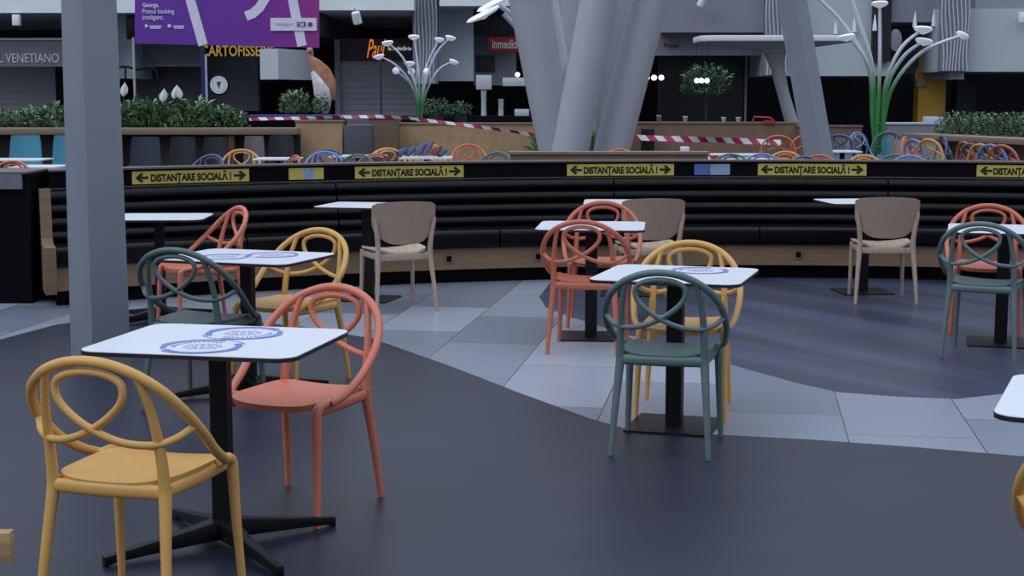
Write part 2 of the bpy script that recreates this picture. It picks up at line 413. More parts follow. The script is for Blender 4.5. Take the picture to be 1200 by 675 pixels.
# ------------------------------------------------------------ banquette (circular arc, concave to us)
BC = Vector((2.0, 4.35)); 
def arcp(r, a, z=0): return Vector((BC.x + r * math.sin(a), BC.y + r * math.cos(a), z))
A1 = math.radians(46)
def arc_of_px(pxx, r=9.6):
    lo, hi = -1.2, 1.2
    for _ in range(50):
        m = (lo + hi) / 2; p = arcp(r, m)
        q = CX + F * p.x / (p.y * cp)
        if q < pxx: lo = m
        else: hi = m
    return lo
A0 = arc_of_px(52, 8.97)
def extrude_arc(profile, a0, a1, closed=True, step=.018, skew=False, off=0):
    n = max(2, int(abs(a1 - a0) / step)); mb = MB(); m = len(profile)
    if skew and skew != 2: a0 = A0 + .05; n = max(2, int(abs(a1 - a0) / step)) + 1
    for i in range(n + 1):
        a = a0 + (a1 - a0) * (i - 1) / (n - 1) if skew and n > 1 else a0 + (a1 - a0) * i / n
        for (r, z) in profile:
            if skew == 2: mb.v.append(arcp(r, arc_of_px(52 - (r - 9) * 9, r) + (-.005 if i == 0 else .0047), z))
            elif skew and i == 0: mb.v.append(arcp(r, arc_of_px(52 - (r - 9) * 9, r) + .0047, z))
            else: mb.v.append(arcp(r, a, z))
    for i in range(n):
        for k in range(m): mb.f.append((i * m + k, i * m + (k + 1) % m, (i + 1) * m + (k + 1) % m, (i + 1) * m + k))
    mb.f += [tuple(range(m - 1, -1, -1)), tuple(n * m + k for k in range(m))]
    return mb
bq = thing('banquette', 'long curved black leather banquette with rolled back and wooden plinth', 'bench', (0, 0, 0))
extrude_arc([(9.10, 0), (9.7, 0), (9.7, .12), (9.10, .12)], A0, A1, skew=1).build('kick_plate', M_PANELBLACK, bq)
extrude_arc([(9.02, .12), (9.7, .12), (9.7, .30), (9.02, .30)], A0, A1, skew=1).build('plinth_panel', M_BENCHWOOD, bq, label='pale brown wooden plinth')
def roundprof(r0, r1, z0, z1, c, n=4):
    P = []
    for cx, cz, s in ((r1 - c, z1 - c, 0), (r0 + c, z1 - c, 90), (r0 + c, z0 + c, 180), (r1 - c, z0 + c, 270)):
        for k in range(n + 1):
            a = math.radians(s + 90 * k / n); P.append((cx + c * math.cos(a), cz + c * math.sin(a)))
    return P
seams = [A0 + .0047] + [arc_of_px(p, 9.0) for p in (285, 585, 893, 1143)] + [A1]
for a, b in zip(seams, seams[1:]):
    extrude_arc(roundprof(8.97, 9.50, .30, .455, .035), a + .0007, b - .0007, skew=(a < A0 + .006)).build('seat_cushion', M_LEATHER, bq)
seams = [A0 + .0047] + [arc_of_px(p, 9.4) for p in (100, 395, 722, 1045)] + [A1]
for a, b in zip(seams, seams[1:]):
    prof = [(9.62, .45)]
    nR = 4; z0 = .45; hh = (.862 - z0) / nR
    for i in range(nR):
        zb = z0 + i * hh; rb = 9.40 + .10 * (i / nR)
        for k in range(0, 9):
            t = k / 8; prof.append((rb + .028 - .048 * math.sin(PI * t) ** .55 + .025 * t, zb + hh * t))
    prof.append((9.62, .862))
    extrude_arc(prof, a + .0007, b - .0007, skew=(a < A0 + .006)).build('back_cushion', M_LEATHER, bq)
extrude_arc([(9.56, .855), (9.72, .855), (9.72, 1.0), (9.56, 1.0)], A0, A1, skew=1).build('top_panel', M_PANELBLACK, bq)
M_RAIL = mat('bronze_rail', (92, 82, 78), .45, .05)
extrude_arc([(9.535, 1.0), (9.76, 1.0), (9.76, 1.014), (9.535, 1.014)], A0, A1, skew=1).build('top_rail', M_RAIL, bq)
extrude_arc([(9.53, .853), (9.60, .853), (9.60, .868), (9.53, .868)], A0, A1, skew=1).build('lower_rail', M_RAIL, bq)
extrude_arc([(9.70, 0), (9.76, 0), (9.76, 1.0), (9.70, 1.0)], A0, A1, skew=1).build('rear_panel', M_PANELBLACK, bq)
ep = [(9.0, .10), (9.72, .10), (9.72, .87), (9.42, .87), (9.36, .50), (9.30, .46), (8.96, .46), (8.96, .30)]
extrude_arc(ep, A0, A0 + .01, step=.01, skew=2).build('end_panel', M_BENCHWOOD, bq, label='pale wooden end board')
for p in (207, 315, 425 + 100, 631, 940):
    a = arc_of_px(p, 9.02); da = .0042
    so = extrude_arc([(9.012, .175), (9.024, .175), (9.024, .255), (9.012, .255)], a - da, a + da, step=.01).build('power_socket', mat('socket_grey', (110, 104, 98), .5), bq)
    extrude_arc([(9.008, .192), (9.016, .192), (9.016, .238), (9.008, .238)], a - da * .55, a + da * .55, step=.01).build('socket_insert', M_PANELBLACK, so)

# social-distance signs along the top panel
def arc_map(u, r, a, z): return arcp(r, a + u / r, z)
def distance_sign(p0, p1, label):
    a0, a1 = arc_of_px(p0, 9.55), arc_of_px(p1, 9.55); am = (a0 + a1) / 2; zc = .931; L = (a1 - a0) * 9.55
    root = thing('distancing_sign', label, 'sign', (0, 0, 0), 0, 'yellow distancing signs along the banquette')
    extrude_arc([(9.552, .879), (9.559, .879), (9.559, .983), (9.552, .983)], a0, a1, step=.01).build('sign_board', M_SIGNY, root, shade=False)
    vs, fs = text_mesh('DISTANȚARE SOCIALĂ !', 1, .05, 0, width=L * .69, height=.102)
    mb = MB(); mb.add([arc_map(v.x, 9.550, am, zc - .004 + v.y) for v in vs], fs)
    mb.build('lettering', M_SIGNK, root, shade=False)
    for s in (-1, 1):
        e = L / 2 - .025; m = MB()
        pts = [(e, 0), (e - .052, .042), (e - .068, .026), (e - .046, .010), (e - .108, .010), (e - .108, -.010), (e - .046, -.010), (e - .068, -.026), (e - .052, -.042)]
        m.add([arc_map(s * x, 9.549, am, zc + z) for x, z in pts], [tuple(range(9))])
        m.build('arrow', M_SIGNK, root, shade=False)
distance_sign(152, 290, 'yellow DISTANȚARE SOCIALĂ sign just right of the square column')
distance_sign(415, 543, 'yellow DISTANȚARE SOCIALĂ sign above the leftmost wooden chair')
distance_sign(665, 791, 'yellow DISTANȚARE SOCIALĂ sign below the thick leaning cylinders')
distance_sign(890, 1018, 'yellow DISTANȚARE SOCIALĂ sign below the slanted grey pylon')
distance_sign(1148, 1276, 'yellow DISTANȚARE SOCIALĂ sign cut by the right edge')
def notice(cols, label):
    root = thing('notice_sticker', label, 'sticker')
    for (p0, p1, c) in cols:
        extrude_arc([(9.552, .882), (9.559, .882), (9.559, .98), (9.552, .98)], arc_of_px(p0, 9.55), arc_of_px(p1, 9.55), step=.01).build('sticker_panel', c, root, shade=False)
M_PB = mat('paper_pale_blue', (140, 165, 190), .5, .15, 25); M_BL = mat('sticker_mid_blue', (80, 108, 170), .5, .1)
notice([(337, 354, M_SIGNY), (354, 367, M_PB), (367, 378, M_SIGNY)], 'small yellow and pale blue notice between the first two yellow signs')
notice([(815, 834, M_BL), (834, 857, M_PB)], 'small blue and white patterned notice between two yellow signs')

# ------------------------------------------------------------ square column, partition on the left
def tapered(name, bc, w0, w1, h, rot, m, parent=None, top_shift=(0, 0)):
    mb = MB(); R = Matrix.Rotation(rot, 3, 'Z')
    for z, w, sh in ((0, w0, (0, 0)), (h, w1, top_shift)):
        for sx, sy in ((-1, -1), (1, -1), (1, 1), (-1, 1)):
            v = R @ Vector((sx * w / 2, sy * w / 2, 0)); mb.v.append(Vector((bc[0] + v.x + sh[0], bc[1] + v.y + sh[1], z)))
    mb.f = [(3, 2, 1, 0), (4, 5, 6, 7), (0, 1, 5, 4), (1, 2, 6, 5), (2, 3, 7, 6), (3, 0, 4, 7)]
    return mb.build(name, m, parent, bevel=.006)
cc = ground(107, 437)
o = tapered('square_column', (cc.x + .01, cc.y + .178), .252, .205, 4.4, math.radians(45), M_COLUMN)
tag(o, 'grey square column standing edge-on at left, in front of the banquette', 'column')

pt = thing('low_partition', 'black low partition left of the square column with grey stone cap', 'partition')
b0 = at(46, 300, 11.9)
MB().box((-6.5, 11.75, 0), (b0.x - .02, 12.35, 1.0)).build('partition_body', M_PANELBLACK, pt)
MB().box((-6.5, 11.72, .885), (at(25, 205, 11.72).x, 11.76, 1.0)).build('stone_facing', mat('stone_grey', (104, 106, 116), .5, .15, 14), pt, label='grey stone facing')
MB().box((-6.5, 11.72, 1.0), (b0.x - .02, 12.35, 1.015)).build('top_rail', M_RAIL, pt)

# pale wooden rail cut by the left edge
e = at(14, 622, 4.0)
rl = thing('wooden_side_bench', 'end of a pale wooden bench cut by the left edge, lowest at left', 'bench', (e.x - .5, 4.0, 0))
M_PALE = wood('pale_wood', (170, 140, 98), .5, (1.5, 12, 12))
MB().box((-.5, -.02, e.z - .085), (.5, .02, e.z)).build('seat_rail', M_PALE, rl, bevel=.003)
MB().box((-.5, -.42, e.z - .085), (.5, -.38, e.z)).build('seat_rail', M_PALE, rl, bevel=.003)
for sx in (-.42, .30):
    for sy in (-.40, 0): MB().box((sx - .02, sy - .018, 0), (sx + .02, sy + .018, e.z - .08)).build('leg', M_PALE, rl, bevel=.003)
MB().box((-.42, -.38, e.z - .06), (-.38, -.02, e.z - .01)).build('cross_rail', M_PALE, rl)
MB().box((.26, -.38, e.z - .06), (.30, -.02, e.z - .01)).build('cross_rail', M_PALE, rl)

# ------------------------------------------------------------ boxes standing behind the banquette
def pbox(x0, y0, x1, y1, Y, depth, floor_=False):
    a = at(x0, y1, Y); b = at(x1, y0, Y)
    return (a.x, Y, 0 if floor_ else a.z), (b.x, Y + depth, b.z)
M_WOODP = wood('partition_wood', (190, 156, 118), .55, (1.5, 6, .8), .1)
M_WOODD = wood('partition_wood_dark', (122, 98, 82), .6, (1.5, 6, .8), .12)
M_LEDGE = wood('ledge_wood', (138, 118, 98), .5, (1, 6, 6), .08)
M_DARK = mat('dark_interior', (17, 17, 22), .6, .2, 2)
M_DARKG = mat('dark_glass', (20, 22, 27), .3, .2, 1)
M_FASC = mat('fascia_paint', (188, 198, 204), .6, .03, 1)
M_FASCL = mat('fascia_pale', (244, 250, 250), .6, .02, 1)
M_FASCD = mat('fascia_grey', (140, 142, 152), .6, .04, 1)
M_SHUT = mat('shutter_grey', (172, 173, 182), .55, .05, 1)

# planter counter on the left
pc = thing('planter_counter', 'long brown planter counter with ledge behind the banquette at left', 'planter')
a, b = pbox(-160, 150, 348, 158, 26, .5)
MB().box(a, b).build('ledge', M_LEDGE, pc, bevel=.01)
MB().box((a[0], 26.45, 0), (at(290, 150, 26).x, 27.0, a[2])).build('planter_body', M_WOODD, pc)
MB().box((a[0], 26.30, 0), (b[0], 26.45, a[2])).build('knee_panel', mat('dark_brown_panel', (44, 32, 30), .6, .2), pc)
for p in (-30, 137, 270, 330):
    q = at(p, 150, 26); MB().box((q.x - .05, 26.05, 0), (q.x + .05, 26.32, a[2])).build('support', mat('brown_support', (100, 66, 48), .6, .1), pc)

def panel_box(name, rect, Y, depth, m, label, cat='partition', cap=None):
    t = thing(name, label, cat)
    a, b = pbox(*rect, Y, depth, True)
    MB().box(a, (b[0], b[1], b[2] - .03)).build('panel', m, t)
    MB().box((a[0] - .02, a[1] - .02, b[2] - .03), (b[0] + .02, b[1] + .02, b[2])).build('cap', cap or M_LEDGE, t)
    return t
panel_box('wooden_partition', (347, 141, 401, 178), 26.6, .35, M_WOODP, 'brown wooden partition left of the grey booth, striped tape on top')
panel_box('wooden_partition', (432, 137, 466, 182), 27.5, .35, M_WOODD, 'darker brown partition right of the grey booth', cap=M_WOODD)
panel_box('wooden_partition', (466, 144, 640, 182), 28.0, .35, M_WOODP, 'long brown partition left of the thick leaning cylinders')
panel_box('wooden_partition', (738, 143, 935, 182), 27.4, .35, mat('partition_wood_mid', (142, 114, 92), .55, .1, 3), 'long brown partition right of the cylinders, cups on top')
panel_box('wooden_partition', (935, 147, 1010, 182), 26.8, .35, M_WOODD, 'brown partition behind the slanted grey pylon', cap=M_WOODD)
panel_box('low_wooden_wall', (598, 178, 830, 190), 18.2, .3, wood('low_wall_wood', (122, 96, 78), .6), 'low brown wall just behind the banquette under the cylinders', 'wall')
MBo = thing('grey_booth', 'grey upholstered booth seat between two brown partitions', 'seat')
a, b = pbox(404, 146, 436, 182, 26.4, .5, True)
MB().box(a, b).build('booth_back', mat('booth_grey', (78, 78, 88), .6, .05), MBo, bevel=.03)
MB().box((a[0], 25.8, 0), (b[0], 26.4, .5)).build('booth_seat', mat('booth_grey', (78, 78, 88)), MBo, bevel=.03)
# white counters on the right
panel_box('white_counter', (1040, 144, 1106, 152), 28.5, .6, M_FASCD, 'pale grey counter in front of the yellow wall', 'counter', cap=M_FASC)
a, b = pbox(1088, 137, 1106, 144.5, 28.6, .4)
tag(MB().box(a, b).build('counter_box', M_FASC, bevel=.01), 'pale grey box standing on the counter by the yellow wall', 'box')
pr = thing('planter_counter', 'brown planter counter carrying the clipped hedge at right', 'planter')
a1_ = at(1103, 158, 26); a2_ = at(1210, 165, 23)
mb = MB()
L0 = Vector((at(1085, 156, 26).x, 26)); L1 = Vector((at(1230, 166, 22.6).x, 22.6)); n_ = Vector((L1.y - L0.y, -(L1.x - L0.x))).normalized()
zt = .96
def slab(p, q, off0, off1, z0, z1):
    return MB().prism([(p.x + n_.x * off0, p.y + n_.y * off0), (q.x + n_.x * off0, q.y + n_.y * off0), (q.x + n_.x * off1, q.y + n_.y * off1), (p.x + n_.x * off1, p.y + n_.y * off1)], z0, z1)
if n_.y > 0: n_ = -n_
slab(L0, L1, -.1, .45, zt - .09, zt).build('ledge', M_LEDGE, pr, bevel=.01)
slab(L0, L1, -.7, .1, 0, zt - .09).build('planter_body', M_WOODD, pr)

# ------------------------------------------------------------ plants
LEAFM = [mat('leaf_mid', (104, 134, 92), .5, .25, 6), mat('leaf_dark', (66, 92, 66), .5, .25, 6), mat('leaf_pale', (160, 184, 146), .5, .2, 6)]
def leaf_mesh(n, w, h, d, ll, seed, upright=.5, ms=None, lw=.3):
    rd = random.Random(seed); mb = MB(); idx = []
    for i in range(n):
        a = rd.uniform(0, 2 * PI); rr = math.sqrt(rd.random())
        base = Vector((math.cos(a) * rr * w / 2, math.sin(a) * rr * d / 2, h * rd.uniform(.02, .85) * (1 - .35 * rr * rr)))
        dr = Vector((math.cos(a) + rd.uniform(-.7, .7), math.sin(a) + rd.uniform(-.7, .7), rd.uniform(.1, 1.6) * upright * 2)).normalized()
        L = ll * rd.uniform(.6, 1.2); side = dr.cross(Vector((rd.uniform(-.4, .4), rd.uniform(-.4, .4), 1))).normalized() * L * lw
        mid = base + dr * L * .5 + Vector((0, 0, L * .05)); tip = base + dr * L - Vector((0, 0, L * .18))
        mb.add([base, mid + side * .5, tip, mid - side * .5], [(0, 1, 2), (0, 2, 3)]); idx += [rd.randrange(3)] * 2
    me = bpy.data.meshes.new('foliage'); me.from_pydata([tuple(v) for v in mb.v], [], mb.f)
    for m in (ms or LEAFM): me.materials.append(m)
    for p, k in zip(me.polygons, idx): p.material_index = k
    return me
def plant(name, me, loc, label, cat, group=None, sc=1, rz=0, stem=True):
    t = thing(name, label, cat, loc, rz, group); t.scale = (sc, sc, sc)
    o = bpy.data.objects.new('foliage', me); COL.objects.link(o); o.parent = t
    if stem: MB().sweep([(0, 0, -.12), (.01, 0, .12), (0, .01, .3)], [.014, .012, .006], 6, 3).build('stem', mat('stem_green', (60, 74, 44)), t)
    return t
V = [leaf_mesh(260, .62, .55, .5, .2, s) for s in range(4)]
zt_l = pbox(0, 150, 10, 158, 26, .5)[1][2]
MB().box((at(-160, 150, 26.45).x, 26.5, zt_l - .13), (at(290, 150, 26.45).x, 26.98, zt_l - .02)).build('planter_soil', mat('soil', (34, 27, 24), .9, .3, 20), pc)
for i, p in enumerate(list(range(-20, 66, 21)) + list(range(140, 290, 15))):
    q = at(p, 150, 26.75)
    s = (.72 if p < 45 else (1.02 if p < 245 else .78)) * (.88, 1.06, .96, 1.12, .9)[i % 5]
    plant('leafy_plant', V[i % 4], (q.x, 26.73, zt_l - .06), 'leafy green plant in the planter trough behind the banquette at left', 'plant', 'leafy plants in the left planter counter', s, i * 1.3)
wl = mat('lily_white', (226, 230, 228), .5, .03)
def lily(px_, py_, s, label):
    q = at(px_, py_, 26.5); t = thing('white_lily_flower', label, 'flower', (q.x, 26.45, q.z), 0, 'white lilies among the left planter leaves')
    for rz, dx in ((.3, -.06), (-.25, .05)) if s > 1 else ((.15, 0),):
        m = MB(); N = 6; vs = []
        for j in range(N + 1):
            w = .065 * math.sin(PI * (j / N) ** .8) + .002
            for u in (-1, 0, 1): vs.append((dx + u * w + math.sin(rz) * j / N * .22, (u * u) * .03 - .01, -.09 + .24 * j / N))
        fs = [(j * 3 + k, j * 3 + k + 1, j * 3 + k + 4, j * 3 + k + 3) for j in range(N) for k in range(2)]
        m.add(vs, fs); m.add([(v[0], v[1] + .008, v[2]) for v in vs], fs); m.build('petal', wl, t)
    MB().sweep([(0, 0, -.1), (.01, .05, -.3), (0, .1, -.5)], .008, 5, 3).build('stem', mat('stem_green', (60, 74, 44)), t)
lily(145, 107, 1, 'white lily nearest the square column'); lily(191, 114, 1, 'white lily in the middle of the three')
lily(208, 110, 2, 'double white lily below the purple banner')
hm = [mat('hedge_mid', (88, 116, 86), .6, .25, 8), mat('hedge_dark', (52, 74, 56), .6, .25, 8), mat('hedge_pale', (128, 156, 124), .6, .2, 8)]
HV = [leaf_mesh(620, .68, .62, .62, .085, 20 + s, .8, hm, .5) for s in range(3)]
for i in range(9):
    t_ = i / 8; c = L0.lerp(L1, .07 + t_ * .95) + n_ * -.35
    plant('clipped_hedge', HV[i % 3], (c.x, c.y, zt - .09), 'clipped green bush in the hedge on the right planter counter', 'bush', 'clipped bushes of the right hedge', .84, i * .9)
bigm = leaf_mesh(420, 1.05, 1.0, .8, .26, 41); 
def potted(px_, pb, ptp, Y, me, h0, label, w=.5):
    q = at(px_, pb, Y); p2 = at(px_, ptp, Y); s = (p2.z - q.z) / h0
    t = plant('potted_bush', me, (q.x, Y, q.z), label, 'plant', None, s, px_)
    MB().lathe([(.22, -q.z / s), (.3, -.05), (.3, 0), (.27, .0)], 16).build('pot', mat('pot_dark', (40, 40, 46), .6), t)
potted(345, 134, 99, 34, bigm, 1.1, 'loose green bush left of the brown and white figure')
potted(376, 134, 104, 33, leaf_mesh(200, .6, 1.0, .6, .24, 43), 1.1, 'narrow green bush below the brown and white figure')
potted(512, 136, 108, 36, leaf_mesh(500, 1.2, .85, .8, .13, 44, .8, hm, .5), .95, 'rounded green bush right of the left flower lamp')
potted(540, 136, 112, 36.4, leaf_mesh(400, 1.1, .8, .8, .13, 45, .8, hm, .5), .95, 'rounded green bush under the black shop opening')
q = at(827, 112, 38); tr = plant('round_tree', leaf_mesh(900, 1.15, .85, 1.0, .16, 50, .6, hm, .45), (q.x, 38, q.z), 'round dark green tree in front of the dark shop right of the cylinders', 'tree', None, 1.0, 0, False)
MB().sweep([(0, 0, -q.z), (.02, 0, -.8), (0, 0, .3)], [.05, .04, .03], 8, 3).build('trunk', mat('trunk_brown', (50, 42, 36), .8), tr)

# ------------------------------------------------------------ facade of the shops (structure)
W = 44.0
def wall_rect(name, rect, Y, depth, m):
    a, b = pbox(*rect, Y, depth); return struct(MB().box(a, b).build(name, m, shade=False))
bk = at(-500, 0, 50); bk2 = at(1700, 0, 50)
struct(MB().box((bk.x, 50, 0), (bk2.x, 50.4, 9)).build('wall_back', M_DARK, shade=False))
# pale upper fascias, soffits reach back to the rear wall
def fascia(i, x0, x1, yb, m, Y=40.0, top=None, depth=None):
    a = at(x0, yb, Y); b = at(x1, yb, Y); z1 = 9 if top is None else at(x0, top, Y).z
    return struct(MB().box((a.x, Y, a.z), (b.x, Y + (depth or (50 - Y)), z1)).build('trim_%d' % i, m, shade=False))
fascia(1, -500, 160, 15, M_FASCL, 39.6)
fascia(2, 370, 485, 12, M_FASCL, 39.6)
fascia(3, 515, 606, 7, M_FASCL, 39.6)
fascia(4, 160, 370, 40, M_FASCD, 40.5)
fascia(5, 128, 158, 92, M_FASC, 41, depth=2)
fascia(6, 484, 555, 95, M_FASC, 41, depth=2)
fascia(7, 555, 780, 42, M_FASC, 41.5)
wall_rect('wall_shop_1', (555, 42, 605, 100), 42.0, .4, M_FASCD)
fascia(8, 775, 895, 38, mat('fascia_slate', (140, 142, 152), .6, .03, 1), 40.4)
wall_rect('wall_shop_2', (740, 38, 893, 65), 41.0, .5, mat('fascia_band', (132, 132, 144), .6, .03, 1))
fascia(9, 893, 1042, 89, M_FASC, 40.8, depth=4)
fascia(10, 1042, 1100, 26, M_FASCD, 40.8)
fascia(11, 1100, 1700, 84, M_FASC, 40.2, depth=6, top=10)
fascia(12, 1143, 1700, 10, M_FASCD, 40.9, depth=6)
a, b = pbox(1112, 84, 1130, 93, 40.3, 4); struct(MB().box(a, b).build('trim_13', M_SHUT, shade=False))
# shutters
def shutter(i, rect, Y, m=M_SHUT, step=.16):
    a, b = pbox(*rect, Y, .08); mb = MB(); z = a[2]
    while z < b[2] - .02:
        zz = min(z + step, b[2]); mb.box((a[0], Y, z + .006), (b[0], Y + .06, zz - .006)); mb.box((a[0], Y + .02, zz - .012), (b[0], Y + .06, zz + .012)); z = zz
    return struct(mb.build('door_%d' % i, m, shade=False))
shutter(1, (-60, 78, 64, 150), 42.2)
shutter(2, (400, 70, 487, 150), 42.6, mat('shutter_slate', (166, 170, 180), .55, .05, 1))
wall_rect('wall_shop_3', (-60, 45, 128, 78), 40.4, .5, mat('band_grey', (126, 127, 136), .6, .04, 1))
wall_rect('trim_14', (-60, 44.5, 128, 47), 40.35, .05, M_FASC)
wall_rect('wall_shop_4', (158, 40, 237, 75), 42.0, .5, mat('shop_grey', (122, 130, 134), .6, .05, 1))
wall_rect('trim_15', (158, 75, 236, 78), 41.9, .2, M_FASCD)
wall_rect('wall_shop_5', (242, 66, 302, 130), 44, .4, mat('shop_dark_grey', (128, 134, 136), .6, .25, 1))
wall_rect('wall_shop_6', (398, 45, 487, 71), 42.5, .4, mat('shop_night', (58, 62, 70), .6, .05, 1))
wall_rect('wall_shop_9', (158, 78, 236, 150), 43.5, .4, mat('shop_glass_grey', (84, 86, 92), .4, .3, 1))
wall_rect('trim_16', (393, 46, 398, 135), 42.4, .3, M_FASCD)
wall_rect('wall_shop_7', (770, 66, 872, 150), 43, .3, M_DARKG)
wall_rect('trim_17', (872, 66, 876, 150), 42.95, .3, M_SHUT)
wall_rect('wall_yellow', (1075, 62, 1110, 146), 42, .5, mat('yellow_wall', (205, 156, 60), .6, .05, 1))
wall_rect('wall_shop_8', (1120, 92, 1145, 150), 42, .5, mat('shop_teal_dark', (30, 34, 40), .6, .05, 1))
# wavy fins
def fins(i, p0, p1, y1, Y, n):
    mb = MB()
    for k in range(n):
        x = p0 + (p1 - p0) * (k + .5) / n; pts = []
        for j in range(9):
            yy = -60 + (y1 + 60) * j / 8; q = at(x + 1.6 * math.sin(j * 1.1 + k * .5) + (j - 4) * -.25, yy, Y); pts.append(q)
        mb.sweep(pts, .015, 5, 3)
    struct(mb.build('trim_%d' % i, mat('fin_white', (206, 212, 218), .5, .02), shade=True))
wall_rect('trim_20', (484, -40, 512, 98), 40.2, .5, M_FASCD); fins(21, 486, 512, 98, 40.1, 7)
wall_rect('trim_22', (896, -40, 925, 88), 40.2, .5, M_FASCD); fins(23, 897, 925, 88, 40.1, 7)
wall_rect('trim_24', (1102, -40, 1139, 83), 39.9, .3, M_FASCD); fins(25, 1103, 1137, 83, 39.8, 8)

M_LIT = mat('letter_white', (225, 228, 232), .5, .02)
def sign_text(name, txt, rect, Y, m, label, cat='sign', **k):
    o = text_at(txt, name, *rect, Y, m, **k); tag(o, label, cat); return o
sign_text('shop_lettering', 'IL VENETIANO', (-4, 62.5, 69, 73.5), 40.38, M_LIT, 'pale IL VENETIANO lettering on the grey shop band at far left', bold=.005)
sign_text('shop_lettering', 'CARTOFISSERIE', (236, 53, 322, 66), 40.4, mat('letter_yellow', (225, 180, 60), .5, .05), 'yellow CARTOFISSERIE lettering under the purple banner', bold=.02)
# orange script sign
sc_t = thing('script_sign', 'orange glowing script sign above the grey shutter', 'sign')
text_at('Paul', 'script_lettering', 430, 46, 452, 68, 41.9, mat('letter_orange', (235, 150, 40), .4, .02, emit=(255, 150, 40), strength=.5), sc_t, bold=.0, shear=.45, depth=.06)
text_at('la cofetărie', 'small_lettering', 455, 54, 482, 59, 42.4, mat('letter_added_glow', (235, 238, 242), .5, .01, emit=(235, 238, 245), strength=.35), sc_t, bold=.02)  # glow on the small lettering is added to brighten it
si = thing('shop_sign', 'red inmedio sign with white lettering left of the leaning cylinders', 'sign')
a, b = pbox(572, 42, 612, 61, 41.2, .1)
MB().box(a, b).build('sign_board', mat('sign_red', (176, 40, 48), .5, .03), si, bevel=.03)
text_at('inmedio', 'lettering', 577, 46, 606, 57, 41.17, M_WHITE, si, bold=.015)
sg = thing('shop_logo', 'small dark red logo with grey lettering right of the cylinders', 'sign')
q = at(780, 52.5, 40.9); MB().lathe([(.06, 0), (.06, .02)], 12, Matrix.Translation(q) @ Matrix.Rotation(PI / 2, 4, 'X')).build('emblem', mat('emblem_red', (110, 40, 50)), sg)
M_LG = mat('letter_grey', (70, 66, 76)); mb = MB()
for k in range(8):
    a, b = pbox(784 + k * 1.5, 52.2, 785 + k * 1.5, 54.4, 40.92, .04); mb.box(a, b)
mb.build('small_lettering', M_LG, sg)
# round logo sign on bracket
rs = thing('round_sign', 'round white hanging sign with brown cone under the yellow lettering', 'sign')
q = at(257, 99.5, 38)
Mx = Matrix.Translation(q) @ Matrix.Rotation(PI / 2, 4, 'X')
MB().lathe([(.25, -.02), (.25, .05), (.235, .055)], 32, Mx).build('sign_rim', M_BLACK, rs)
MB().lathe([(.215, .055), (.215, .062)], 32, Mx).build('sign_face', M_WHITE, rs)
r_ = MB(); N = 40; R1, R2 = .165, .175
for k in range(N):
    a0_, a1_2 = 2 * PI * k / N, 2 * PI * (k + 1) / N
    r_.add([(q.x + R1 * math.cos(a0_), q.y - .064, q.z + R1 * math.sin(a0_)), (q.x + R2 * math.cos(a0_), q.y - .064, q.z + R2 * math.sin(a0_)), (q.x + R2 * math.cos(a1_2), q.y - .064, q.z + R2 * math.sin(a1_2)), (q.x + R1 * math.cos(a1_2), q.y - .064, q.z + R1 * math.sin(a1_2))], [(0, 1, 2, 3)])
r_.build('sign_ring', M_SHUT, rs, shade=False)
mc = MB(); mc.v = [Vector(p) for p in ((q.x - .06, q.y - .066, q.z + .08), (q.x + .06, q.y - .066, q.z + .08), (q.x, q.y - .066, q.z - .11), (q.x - .06, q.y - .064, q.z + .08), (q.x + .06, q.y - .064, q.z + .08), (q.x, q.y - .064, q.z - .11))]
mc.f = [(0, 1, 2), (5, 4, 3), (0, 3, 4, 1), (1, 4, 5, 2), (2, 5, 3, 0)]
mc.build('cone_emblem', mat('cone_brown', (96, 74, 52)), rs, shade=False)
MB().box((q.x - .33, q.y, q.z - .03), (q.x - .2, q.y + .03, q.z + .03)).build('bracket', M_BLACK, rs)
# thin poles
def pole(p0, y0, y1, Y, r, m, label, m2=None, x1=None):
    t0 = at(p0, y0, Y); t = tag(MB().sweep([(t0.x, Y, 0), (t0.x, Y, t0.z)], r, 10, 1, smooth=False).build('thin_pole', m), label, 'pole'); return t
M_NAVY = mat('pole_navy', (38, 44, 92), .5); 
pole(237, 44, 120, 36, .045, M_NAVY, 'dark blue pole under the purple banner')
pole(241, 66, 120, 37, .03, mat('pole_pale', (190, 190, 222), .5), 'pale lilac pole just right of the dark blue pole')
pole(446, 60, 136, 36, .022, M_NAVY, 'thin blue pole in front of the grey shutter')
pole(156, 44, 118, 38, .03, M_SHUT, 'thin grey pole between square column and banner')
